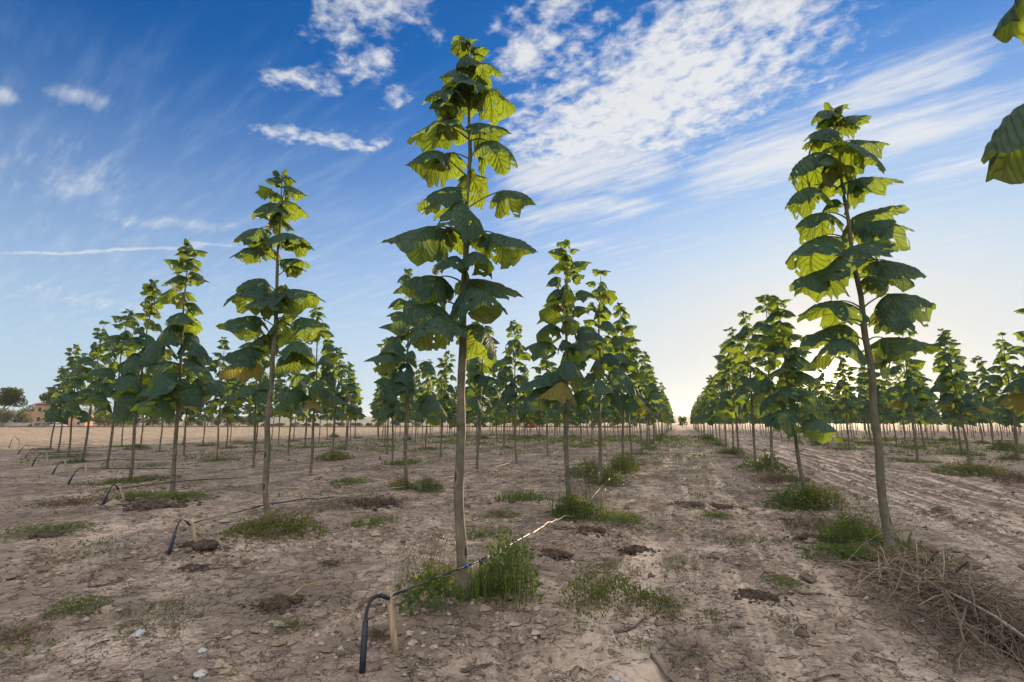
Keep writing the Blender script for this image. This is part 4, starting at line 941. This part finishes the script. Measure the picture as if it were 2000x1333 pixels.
# ------------------------------------------------------------------ weeds, brush, clods, twigs
M_WEED = foliage_mat('weed_leaves', (0.045, 0.078, 0.026), (0.125, 0.155, 0.042), .4); M_GRASS = foliage_mat('grass_blades', (0.06, 0.095, 0.035), (0.15, 0.17, 0.05), .35)
M_DRY = foliage_mat('dry_stems', (0.10, 0.065, 0.042), (0.24, 0.16, 0.10), .15); M_STRAW = foliage_mat('straw', (0.20, 0.14, 0.085), (0.42, 0.31, 0.20), .15)
M_FLUFF = foliage_mat('seed_fluff', (0.6, 0.58, 0.52), (0.75, 0.72, 0.66), .3)
def strands(mb, roots, L, rs, r=.002, up=1.0, droop=.5, mat=0, heading=None, n=3, k=5):
    for c in roots:
        a = rs.uniform(0, 6.28) if heading is None else heading + rs.normal() * .35
        l = L * rs.uniform(.55, 1.2); tt = np.linspace(0, 1, k)
        sp = rs.uniform(.25, .9) * (1.2 - .5 * up); o = np.array([math.cos(a), math.sin(a)]); kx = rs.normal(size=2) * .10 * l
        P = np.stack([c[0] + o[0] * l * sp * tt + kx[0] * np.sin(tt * 3), c[1] + o[1] * l * sp * tt + kx[1] * np.sin(tt * 4), c[2] + l * (up * tt - droop * tt ** 2)], 1)
        mb.tube(P, np.linspace(r, r * .4, k), n, mat, False, float(rs.uniform(0, 1)))
def blades(mb, roots, L, rs, w=.006, mat=0):
    for c in roots:
        a = rs.uniform(0, 6.28); l = L * rs.uniform(.5, 1.2); o = np.array([math.cos(a), math.sin(a), 0]); s = np.array([-o[1], o[0], 0]) * w
        b = rs.uniform(.2, .8); P = [np.array(c) + o * l * b * q * q + UP * l * (q - .35 * b * q * q) for q in (0, .4, .75, 1.0)]
        mb.add([P[0] - s, P[0] + s, P[1] + s * .9, P[1] - s * .9, P[2] + s * .6, P[2] - s * .6, P[3]], [(0, 1, 2, 3), (3, 2, 4, 5), (5, 4, 6)], mat, None, float(rs.uniform(0, 1)))
def leafy(mb, n, w, d, h, rs, size, mat=0, low=.15, flat=.5):
    """leaves filling a lumpy dome w by d by h"""
    x, y = rs.normal(size=n) * .33, rs.normal(size=n) * .33; r_ = np.hypot(x, y); k_ = np.where(r_ > .72, .72 * rs.uniform(.5, 1, n) / r_, 1); x, y = x * k_, y * k_
    top = np.clip(1 - (x * x + y * y) * 1.6, 0.05, 1) * (0.55 + 0.9 * vnoise(x * 5 + 9, y * 5, int(rs.randint(99))))
    z = top * h * rs.uniform(low, 1, n) ** .6
    t_ = np.clip(0.15 + 0.55 * z / (h + 1e-6) + rs.uniform(-.2, .3, n), 0, 1)
    cards(mb, np.stack([x * w, y * d, z + .005], 1), size, rs, t_, flat, mat)
def mk_weed(kind, seed):
    rs = np.random.RandomState(seed); m = MB()
    disk = lambda n, r: np.stack([np.clip(rs.normal(size=n), -1.5, 1.5) * r * .40, np.clip(rs.normal(size=n), -1.5, 1.5) * r * .40, np.zeros(n)], 1)
    if kind == 'mat': leafy(m, 1100, 1, 1, .22, rs, .026); strands(m, disk(30, 1), .22, rs, .003, .8, .3, 1)
    elif kind == 'bush': leafy(m, 1300, 1, 1, .75, rs, .038, low=.0, flat=.2); strands(m, disk(50, .7), .8, rs, .004, 1.05, .15, 1); blades(m, disk(50, .9), .75, rs, .010, 1)
    elif kind == 'spindly':
        leafy(m, 420, 1, 1, .35, rs, .035, flat=.3); R = disk(70, .9); strands(m, R, .95, rs, .0035, 1.1, .12, 1); blades(m, disk(60, 1), .5, rs, .008, 1)
        P = np.stack([rs.normal(size=160) * .42, rs.normal(size=160) * .42, rs.uniform(.35, 1.05, 160)], 1); cards(m, P, .022, rs, rs.uniform(0, 1, 160), 0, 1)
        P = P[:40] + (0, 0, .03); cards(m, P, .018, rs, rs.uniform(0, 1, 40), 0, 3)
    elif kind == 'grass': blades(m, disk(330, 1), .34, rs, .009, 1); leafy(m, 420, 1, 1, .10, rs, .026)
    elif kind == 'broad': leafy(m, 330, 1, 1, .36, rs, .062, flat=.7); strands(m, disk(30, .8), .36, rs, .005, 1, .2, 1)
    elif kind == 'wiry': strands(m, disk(120, 1), .38, rs, .004, .75, .3, 1); leafy(m, 240, 1, 1, .24, rs, .018)
    elif kind == 'dry': strands(m, disk(260, 1), .45, rs, .0045, .8, .45, 2); cards(m, np.stack([rs.normal(size=200) * .4, rs.normal(size=200) * .4, rs.uniform(0, .22, 200)], 1), .02, rs, rs.uniform(0, 1, 200), 0, 2)
    return m.mesh('weed', [M_WEED, M_GRASS, M_DRY, M_FLUFF])
WV = {k: [mk_weed(k, 10 * i + j) for j in range(3)] for i, k in enumerate(['mat', 'bush', 'spindly', 'grass', 'broad', 'wiry', 'dry'])}
rw = random.Random(99)
KN = {'mat': 'weed_clump', 'bush': 'weed_clump', 'spindly': 'weed_clump', 'broad': 'weed_clump', 'wiry': 'weed_clump', 'grass': 'grass_tuft', 'dry': 'dry_weed_clump'}  # low clumps of weeds, grass and dry stems, none of them shrubs
def weed(kind, u, v, wpx, hpx, label, depth=0.7, group=None):
    name = KN[kind]
    g = ground_at(u, v); z = cam_depth(g); w = wpx / F * z * 1.05; hn = {'mat': .22, 'bush': .75, 'spindly': .95, 'grass': .3, 'broad': .36, 'wiry': .33, 'dry': .4}[kind]
    o = bpy.data.objects.new(name, WV[kind][rw.randrange(3)]); COL.objects.link(o)
    o.location = (g[0], g[1], gz(g[0], g[1]) - .01); o.rotation_euler.z = rw.uniform(0, 6.28)
    o.scale = (w, w * depth if kind != 'mat' else w * .8, hpx / F * z / hn)
    return tag(o, label, 'weeds', group)
weed('bush', 990, 1166, 115, 100, 'bushy yellow-green weeds right of the tallest tree foot')
weed('grass', 945, 1170, 80, 60, 'grassy green tuft close against the tallest tree foot')
weed('broad', 848, 1212, 95, 62, 'broad-leaved green weeds left of the tallest tree foot')
weed('spindly', 850, 1150, 120, 95, 'thin spindly weeds with seed heads behind the broad-leaved weeds')
weed('mat', 505, 1054, 105, 36, 'round green weed cushion left of the large tree with the yellowed leaf'); weed('mat', 568, 1050, 95, 38, 'round green weed cushion right of the large tree with the yellowed leaf')
weed('spindly', 1135, 1012, 95, 90, 'tall flowering weeds at the foot of the second tree of the middle row'); weed('bush', 1118, 1015, 70, 45, 'leafy weeds under the flowering ones at the second middle tree')
weed('mat', 1180, 1172, 140, 46, 'largest creeping green weed patch on the alley'); weed('mat', 1285, 1184, 70, 32, 'small dark green weed patch beside a long grey twig')
weed('wiry', 1328, 1268, 85, 16, 'sparse creeping sprig in the near middle of the alley'); weed('wiry', 1325, 1102, 90, 26, 'thin wiry weeds in the middle of the alley')
weed('mat', 1215, 1022, 95, 18, 'grassy patch at the left of the alley near the second middle tree'); weed('mat', 1398, 1014, 55, 10, 'short flat weeds right of the alley centre'); weed('wiry', 1490, 1056, 80, 20, 'thin wiry weeds near the right side of the alley')
weed('wiry', 1345, 1040, 80, 12, 'faint wiry weeds far behind in the alley centre'); weed('wiry', 1430, 1058, 90, 22, 'creeping weeds just left of the thin wiry ones at the right'); weed('mat', 1528, 1146, 62, 14, 'small weed mat in front of the dark earth clod'); weed('wiry', 1180, 1110, 90, 26, 'wiry yellow-green weeds above the largest alley patch')
weed('mat', 1655, 1100, 120, 30, 'low green weeds spreading left of the tree at the rutted track'); weed('spindly', 1690, 1072, 110, 85, 'spindly flowering weeds behind the tree at the rutted track'); weed('bush', 1672, 1078, 90, 55, 'leafy bush of weeds beside the tree at the rutted track')
weed('grass', 1760, 1112, 110, 36, 'grass around the foot of the tree at the rutted track')
weed('bush', 1560, 992, 110, 42, 'green weeds ringing the short second tree beside the rutted track'); weed('bush', 1606, 996, 70, 44, 'green weeds right of the short second tree beside the rutted track')
weed('dry', 1625, 1040, 120, 46, 'dry brown brush between the two nearest trees at the rutted track'); weed('dry', 1528, 945, 90, 26, 'dry reddish brush beyond the short second tree at the rutted track')
weed('broad', 1506, 932, 48, 36, 'big-leaved sprout beside the third tree at the rutted track'); weed('mat', 1478, 924, 70, 20, 'green weeds under the third tree at the rutted track')
weed('mat', 345, 980, 95, 13, 'flat green weeds at the foot of the first tree, second row left'); weed('dry', 285, 938, 85, 17, 'brownish weeds between the second and third rows left'); weed('grass', 270, 975, 70, 12, 'grass tuft beside the stake of the second row left')
weed('bush', 835, 962, 60, 22, 'green weeds right of the second tree, first row left'); weed('bush', 785, 962, 40, 20, 'green weeds left of the second tree, first row left'); weed('mat', 690, 942, 80, 12, 'flat green weeds between the first and second rows left')
weed('dry', 700, 990, 120, 28, 'dry brush heap on the soil between the two big left trees'); weed('grass', 725, 1025, 70, 12, 'grass strip in front of the dry brush heap')
weed('mat', 148, 1196, 90, 22, 'green weed patch alone on the bare soil at left'); weed('wiry', 330, 1218, 120, 38, 'wiry grey-green weeds beside a pale stone'); weed('wiry', 265, 1246, 80, 22, 'smaller wiry weeds left of the pale stone'); weed('wiry', 300, 1185, 70, 20, 'thin wiry weeds behind the wiry grey-green ones')
weed('spindly', 570, 1238, 55, 30, 'small upright weed in front of the dark root clod'); weed('dry', 22, 1250, 80, 36, 'dark dry weeds at the very edge of the soil at left'); weed('mat', 95, 1040, 140, 12, 'long flat weed strip far from the stakes at left'); weed('dry', 150, 985, 80, 28, 'dry grass wisps beside the second row stake')
weed('dry', 452, 1290, 50, 40, 'dark dry stalks right of the nearest riser hose'.replace('nearest', 'second')) if False else weed('dry', 740, 1268, 36, 46, 'dark dry stalks between the nearest stake and its hose')
weed('grass', 1020, 975, 70, 18, 'grass patch under the third tree of the first row left'); weed('grass', 940, 1045, 60, 18, 'small grass tuft right of the tallest trunk on the soil'); weed('mat', 980, 1005, 70, 10, 'small flat weeds beyond the tallest tree')
weed('bush', 1185, 948, 75, 24, 'green weeds round the third tree of the middle row'); weed('bush', 1150, 935, 80, 28, 'green weeds left of the third tree of the middle row')
weed('dry', 1985, 945, 70, 40, 'rusty dry weeds at the right edge beyond the track'); weed('bush', 1905, 930, 110, 22, 'green weeds at the first tree beyond the rutted track'); weed('dry', 1960, 1232, 60, 44, 'dry upright grass at the end of the brush pile')
# weeds at the feet of the other trees: shared look, one object each
WG = {'l': 'weed clump at the foot of a farther tree left of the alley', 'r': 'weed clump at the foot of a far tree bordering the rutted track', 'b': 'weed clump at the foot of a farther tree beyond the rutted track'}
cnt = 0
for dist, (x, y, kind, j) in keep:
    if not (13 < dist < 62): continue
    for rep in range(2 if kind[0] != 'l' or kind[1] == 0 else 1):
        if rw.random() < (.6 if kind[0] == 'l' and kind[1] else .5) and cnt < 250:
            kd = rw.choice(['mat', 'bush', 'grass', 'spindly', 'mat'] if kind[0] == 'l' else ['bush', 'dry', 'dry', 'spindly', 'grass', 'dry'] if kind[0] == 'b' else ['bush', 'spindly', 'grass', 'dry', 'dry', 'mat'])
            o = bpy.data.objects.new(KN[kd], WV[kd][rw.randrange(3)]); COL.objects.link(o)
            w = rw.uniform(.5, 1.15); xx, yy = x + rw.uniform(-.35, .35), y + (rw.uniform(-1.6, 1.6) if rep or kind[0] == 'b' else rw.uniform(-.4, .4))
            o.location = (xx, yy, gz(xx, yy) - .01); o.scale = (w, w * rw.uniform(1, 1.8), rw.uniform(.32, .68)); o.rotation_euler.z = rw.uniform(-.3, .3)
            dry = kd == 'dry'
            tag(o, ('dry brown ' if dry else 'green ') + WG[kind[0]], 'weeds', ('dry ' if dry else 'green ') + WG[kind[0]].replace('clump', 'clumps')); cnt += 1
# uncountable small growth on the soil
rs = np.random.RandomState(5); mg = MB()
N = 26000; xs = rs.uniform(-26, 22, N); ys = 2.0 + 58 * rs.uniform(0, 1, N) ** 1.5
dn = fbm(xs * .45, ys * .45, 61, 3) + .5 * fbm(xs * 2.2, ys * 2.2, 62, 2)
ok = (dn > np.where(np.abs(xs - .3) < 1.9, np.interp(ys, [3, 8, 20, 45], [.62, .36, .05, -.3]), np.interp(ys, [3, 10, 22, 45], [.66, .52, .22, .0]))) & ~((xs > 3.3) & (xs < 7.7)); xs, ys = xs[ok][:5200], ys[ok][:5200]; zs = ground_height(xs, ys)
for x, y, z in zip(xs, ys, zs):
    d_ = math.hypot(x, y); nl = 9 if d_ < 12 else 5; s = (.011 + .0011 * d_)
    C = np.stack([rs.normal(size=nl) * .05 * (1 + d_ * .04), rs.normal(size=nl) * .05 * (1 + d_ * .04), rs.uniform(.0, .035 + .003 * d_, nl)], 1) + (x, y, z)
    cards(mg, C, s, rs, rs.uniform(0, 1, nl), .4, 0)
    if rs.rand() < .5: blades(mg, [(x, y, z)] * 2, .05 + .003 * d_, rs, .002 + .0003 * d_, 1)
tag(mg.build('ground_weeds', [M_WEED, M_GRASS]), 'thin scattered weeds and grass growing on the soil', 'weeds', kind='stuff')
# small crumbs of soil and bits of straw
M_CRUMB = simple_mat('soil_crumbs', (0.30, 0.22, 0.155), 0.95, 0.35, 3.0); M_DARK = simple_mat('dark_root_soil', (0.085, 0.060, 0.043), 0.95, 0.6, 18.0, bump=1.0)
def lump(mb, c, r, rs, flat=.6, sub=1, mat=0):
    n1, n2 = (4, 6) if sub == 1 else (14, 26)
    V, th = [], np.linspace(0, 2 * math.pi, n2, endpoint=False)
    for i in range(n1 + 1):
        p = math.pi * i / n1
        for t_ in th: V.append((math.sin(p) * math.cos(t_), math.sin(p) * math.sin(t_), math.cos(p)))
    V = np.array(V); o = rs.uniform(0, 50)
    k = 1 + (.45 if sub == 1 else .55) * fbm(V[:, 0] * 1.7 + o + V[:, 2], V[:, 1] * 1.7 + V[:, 2] * 1.3, 7, 3) + (0 if sub == 1 else .25 * fbm(V[:, 0] * 8 + o, V[:, 1] * 8 + V[:, 2] * 6, 8, 3))
    V = V * k[:, None] * r * (1, 1, flat) + c
    mb.add(V, [(i * n2 + j, (i + 1) * n2 + j, (i + 1) * n2 + (j + 1) % n2, i * n2 + (j + 1) % n2) for i in range(n1) for j in range(n2)], mat)
def scatter_lumps(n_try, n_max, ymax, r0, r1, thr, seed, mat, name, label):
    """many small loose crumbs, each a little irregular solid resting on the soil"""
    r2 = np.random.RandomState(seed); xs = r2.uniform(-1.3, 1.1, n_try); ys = 2.0 + ymax * r2.uniform(0, 1, n_try) ** 1.7; xs = xs * (2.0 + ys)
    ok = fbm(xs * .8, ys * .8, 31, 3) + .45 * fbm(xs * 3, ys * 3, 33, 2) > thr; xs, ys = xs[ok][:n_max], ys[ok][:n_max]; n = len(xs); zs = ground_height(xs, ys)
    b = MB(); lump(b, (0, 0, 0), 1.0, r2, 1.0, 1); B0, F0 = np.concatenate(b.v), np.array(b.f)
    r = (np.abs(r2.normal(size=n)) * r1 + r0) * (1 + .05 * ys); an = r2.uniform(0, 6.28, n); sx, sy, sz = r2.uniform(.7, 1.5, n), r2.uniform(.6, 1.1, n), r2.uniform(.45, .85, n)
    V = B0[None] * (1 + .35 * r2.uniform(-1, 1, (n, len(B0), 1))) * np.stack([sx, sy, sz], 1)[:, None, :] * r[:, None, None]
    c_, s2 = np.cos(an)[:, None], np.sin(an)[:, None]
    V = np.stack([V[:, :, 0] * c_ - V[:, :, 1] * s2 + xs[:, None], V[:, :, 0] * s2 + V[:, :, 1] * c_ + ys[:, None], V[:, :, 2] + (zs + r * .25)[:, None]], 2)
    Fa = (F0[None] + (np.arange(n) * len(B0))[:, None, None]).reshape(-1, 4)
    b = MB(); b.add(V.reshape(-1, 3), Fa.tolist(), 0, None, np.repeat(r2.uniform(0, 1, n), len(B0)))
    tag(b.build(name, mat, smooth=False), label, 'soil', kind='stuff')
def crumb_mat(name, a_, b_):
    m, t = material(name); c = t.mix(t.n('ShaderNodeAttribute', attribute_name='tint').outputs['Fac'], a_, b_)
    t.put(t.n('ShaderNodeOutputMaterial').inputs[0], t.n('ShaderNodeBsdfPrincipled', i_Base_Color=c, i_Roughness=.95)); return m
scatter_lumps(34000, 9500, 20, .005, .010, .0, 41, crumb_mat('soil_crumb', (.15, .11, .075), (.42, .325, .235)), 'soil_crumbs', 'loose crumbs of dry soil')
scatter_lumps(9000, 900, 30, .018, .020, .10, 42, crumb_mat('soil_lump', (.13, .095, .065), (.36, .28, .20)), 'soil_lumps', 'larger broken lumps of dry soil')
ml = MB(); N = 2600; xs = rs.uniform(-8, 8, N); ys = 2.2 + 14 * rs.uniform(0, 1, N) ** 1.5; zs = ground_height(xs, ys)
for x, y, z in zip(xs, ys, zs):
    a = rs.uniform(0, 6.28); l = rs.uniform(.008, .07) * (1 + .06 * y); o = np.array([math.cos(a), math.sin(a), 0]) * l; s = np.array([-o[1], o[0], 0]) * rs.uniform(-.3, .3)
    ml.tube([np.array([x, y, z + .004]) - o, np.array([x, y, z + .010]) + s, np.array([x, y, z + .005]) + o], rs.uniform(.0015, .004), 4, 0 if rs.rand() < .4 else 1, True, float(rs.uniform(0, 1)))
tag(ml.build('straw_litter', [M_STRAW, M_DRY]), 'bits of straw and bark lying on the soil', 'litter', kind='stuff')
# dark root clods pulled out of the ground
dark_bits = MB()
def clod(u, v, wpx, hpx, label):
    g = ground_at(u, v); z = cam_depth(g); w = wpx / F * z / 2; h = hpx / F * z * .8; r2 = np.random.RandomState(int(u)); m = MB()
    for i in range(24):
        a, q = r2.uniform(0, 6.28), r2.uniform(0, .95); rr = w * r2.uniform(.17, .36) * (1.15 - .4 * q)
        lump(m, (math.cos(a) * q * w, math.sin(a) * q * w * .7, h * .10), rr, r2, min(.8, h / rr * .62), 2)
    for i in range(60):
        a, q = r2.uniform(0, 6.28), 1 + abs(r2.normal()) * .5; rr = r2.uniform(.05, .13) * w; xx, yy = g[0] + math.cos(a) * q * w, g[1] + math.sin(a) * q * w * .75
        lump(dark_bits, (xx, yy, gz(xx, yy) + rr * .2), rr, r2, .6, 1)
    strands(m, [(r2.normal() * w * .4, r2.normal() * w * .3, h * .4) for _ in range(110)], w * .9, r2, .0022, .3, .42, 1)
    o = m.build('root_clod', [M_DARK, M_DRY], loc=(g[0], g[1], gz(g[0], g[1])), smooth=True); tag(o, label, 'clod', 'dark root clods lying on the soil')
for c in [(548, 1190, 74, 30, 'dark root clod with a curved stick on it, near soil left of the tallest tree'), (1242, 1073, 56, 17, 'dark root clod alone on the alley left of its centre'), (1478, 1172, 66, 22, 'dark root clod with green weeds before it, right part of the alley'),
          (1590, 1055, 60, 14, 'dark root clod beside the dry brush at the rutted track'), (1150, 1042, 60, 18, 'dark root clod under the second tree of the middle row'), (1080, 1092, 60, 20, 'dark soil mound right of the drip line behind the bushy weeds'),
          (390, 1080, 66, 14, 'dark soil round the foot of the leaning stake'), (375, 1118, 40, 9, 'small dark clod in front of the leaning stake'), (300, 990, 90, 13, 'dark soil strip in front of the second row stake'), (90, 1050, 46, 14, 'dark flat clod behind the long weed strip'),
          (1400, 992, 60, 8, 'flat dark clod far along the alley'), (735, 990, 70, 16, 'dark clod under the dry brush heap'), (648, 1100, 30, 9, 'small dark clod between the two big left trees'), (1350, 985, 46, 7, 'smaller flat dark clod far along the alley')]: clod(*c)
tag(dark_bits.build('dark_soil_crumbs', M_DARK), 'dark crumbs scattered round the root clods', 'soil', kind='stuff')
# sticks
M_STICK = simple_mat('weathered_stick', (0.13, 0.095, 0.07), 0.9, 0.4, 25, bump=.4); M_STICK2 = simple_mat('peeled_stick', (0.36, 0.24, 0.14), 0.8, 0.3, 25)
def stick(p0, p1, r, label, mat=M_STICK, arch=.01, bend=.08):
    a, b = ground_at(*p0), ground_at(*p1); r2 = np.random.RandomState(int(p0[0]) + 3); k = 9; tt = np.linspace(0, 1, k)[:, None]; s = np.cross(b - a, UP)
    P = a + (b - a) * tt + s * bend * np.sin(tt * math.pi) + s * .02 * np.sin(tt * 9); P[:, 2] = ground_height(P[:, 0], P[:, 1]) + r * .7 + arch * np.sin(tt[:, 0] * math.pi)
    c = P[0].copy(); m = MB(); m.tube(P - c, r * np.linspace(1, .55, k) * (1 + .15 * r2.normal(size=k)), 7); j = 5; m.tube([P[j] - c, P[j] - c + (b - a) * .12 + s * .1 + UP * .01, P[j] - c + (b - a) * .2 + s * .16 + UP * .012], [r * .6, r * .4, r * .2], 5)
    tag(m.build('dry_stick', mat, loc=c), label, 'stick', 'dry sticks lying on the soil')
for s in [((1200, 1236), (1288, 1182), .010, 'long grey stick beside the small dark green weed patch'), ((1272, 1280), (1340, 1332), .011, 'grey stick at the bottom of the alley'), ((1500, 1166), (1555, 1160), .009, 'grey stick behind the dark clod on the alley'), ((1560, 1158), (1612, 1162), .010, 'short thick stick right of the dark clod on the alley'),
          ((1650, 1162), (1730, 1172), .009, 'dark stick lying left of the brush pile'), ((1610, 1058), (1660, 1072), .010, 'dark bent stick beside the weeds at the rutted track'), ((1880, 1132), (1948, 1130), .011, 'dark curved stick behind the brush pile on the track'), ((1840, 1232), (1890, 1242), .010, 'short dark stick in front of the brush pile'),
          ((545, 1185), (628, 1150), .010, 'curved peeled stick resting on the dark root clod', M_STICK2, .05), ((380, 1122), (492, 1108), .008, 'dark stick behind the small dark clod'), ((170, 1150), (245, 1134), .008, 'dark stick on the bare soil left of the leaning stake'), ((258, 1090), (290, 1070), .006, 'pale orange stick left of the leaning stake', M_STICK2), ((265, 1092), (305, 1072), .006, 'second pale orange stick beside the first', M_STICK2),
          ((48, 1128), (108, 1112), .006, 'thin reddish stick on the bare soil far left', M_STICK2), ((700, 1190), (790, 1200), .007, 'dark root stub behind the nearest stake'), ((1590, 1330), (1640, 1322), .008, 'dark stick at the bottom right of the soil'), ((735, 978), (760, 972), .008, 'pale bent stick on the dry brush heap', M_STICK2, .03), ((900, 1318), (960, 1300), .012, 'dark bark piece right of the nearest stake'), ((1150, 1120), (1200, 1117), .007, 'dark twig left of the wiry yellow-green weeds'), ((150, 1235), (210, 1225), .006, 'dark twig near the green weed patch at left')]: stick(*s)
# stones and scraps
M_STONE = simple_mat('pale_stone', (0.45, 0.43, 0.42), 0.8, 0.2, 12, bump=.3)
for u, v, w, lab in [(270, 1250, 20, 'pale grey stone beside the wiry weeds'), (395, 1282, 14, 'pale pinkish stone near the bottom left'), (390, 1330, 22, 'pale grey stone cut by the bottom edge'), (1412, 1272, 7, 'tiny white pebble on the cracked soil'), (1205, 1332, 12, 'white pebble at the bottom of the alley')]:
    g = ground_at(u, v); z = cam_depth(g); m = MB(); lump(m, (0, 0, .01), w / F * z / 2, np.random.RandomState(u), .55, 2); tag(m.build('stone', M_STONE, loc=(g[0], g[1], gz(g[0], g[1]))), lab, 'stone', 'pale stones on the soil')
# the brush pile
rs = np.random.RandomState(17); m = MB(); path = [ground_at(u, v) for u, v in ((1742, 1122), (1800, 1150), (1870, 1190), (1945, 1245), (2050, 1320))]
path = np.array(path); seg = np.linspace(0, 4, 400)
for i in range(1250):
    q = rs.uniform(0, 4); c = np.array([np.interp(q, range(5), path[:, k]) for k in range(3)]); hd = math.atan2(path[min(4, int(q) + 1), 1] - path[int(q), 1], path[min(4, int(q) + 1), 0] - path[int(q), 0])
    wd = np.interp(q, [0, 1, 2.5, 4], [.12, .22, .22, .26]); side = rs.normal() * wd; c = c + np.array([-math.sin(hd), math.cos(hd), 0]) * side + np.array([math.cos(hd), math.sin(hd), 0]) * rs.normal() * .1
    hh = np.interp(q, [0, 1, 2.2, 4], [.05, .13, .13, .13]) * math.exp(-(side / wd) ** 2 * .7)
    c[2] = gz(c[0], c[1]) + rs.uniform(-.01, 1) * hh
    l = rs.uniform(.25, .85) * (1.15 if q < 2 else .9); a = hd + rs.normal() * .55 + (math.pi if rs.rand() < .5 else 0); pit = rs.normal() * .18; o = np.array([math.cos(a) * math.cos(pit), math.sin(a) * math.cos(pit), math.sin(pit)]); b = rs.normal(size=3) * .12 * l; b[2] = abs(b[2]) * 1.1
    tt = np.linspace(-.5, .5, 7)[:, None]; P = c + o * l * tt + b * np.cos(tt * math.pi) + rs.normal(size=(7, 3)) * .006; P[:, 2] = np.maximum(P[:, 2], gz(c[0], c[1]) + .003)
    m.tube(P, np.linspace(1, .5, 7) * min(.009, .0017 * math.exp(abs(rs.normal()) * .72)), 5, 0, False, float(rs.uniform(0, 1) * (.55 if q > 2 else 1)))
for i in range(130):
    q = rs.uniform(2.2, 4); c = np.array([np.interp(q, range(5), path[:, k]) for k in range(3)]); c[:2] += rs.normal(size=2) * .16; c[2] = gz(c[0], c[1]); strands(m, [c], rs.uniform(.25, .45), rs, .0022, .9, .25, 0)
for k in range(16):
    q = rs.uniform(.2, 4); c = np.array([np.interp(q, range(5), path[:, k2]) for k2 in range(3)]); lump(m, (c[0], c[1], gz(c[0], c[1]) + .01), rs.uniform(.10, .18), rs, .5, 2, 1)
M_PILE = foliage_mat('pile_stems', (0.11, 0.08, 0.06), (0.46, 0.34, 0.23), .1)
tag(m.build('brush_pile', [M_PILE, M_DARK]), 'tangled pile of dry brown stems at the foot of the tree by the track', 'brush pile')
# ------------------------------------------------------------------ evening haze over the plain
def haze_mat():
    m, t = material('evening_haze')
    v = t.n('ShaderNodeVolumePrincipled'); v.inputs['Color'].default_value = (0.95, 0.93, 0.90, 1); v.inputs['Density'].default_value = HAZE; v.inputs['Anisotropy'].default_value = HAZE_G
    t.put(t.n('ShaderNodeOutputMaterial').inputs[1], v); return m
m = MB(); m.box((0, 1170, 24), (5400, 2760, 54)); tag(m.build('haze', haze_mat(), smooth=False), 'thin evening haze lying over the orchard', 'haze', kind='stuff')
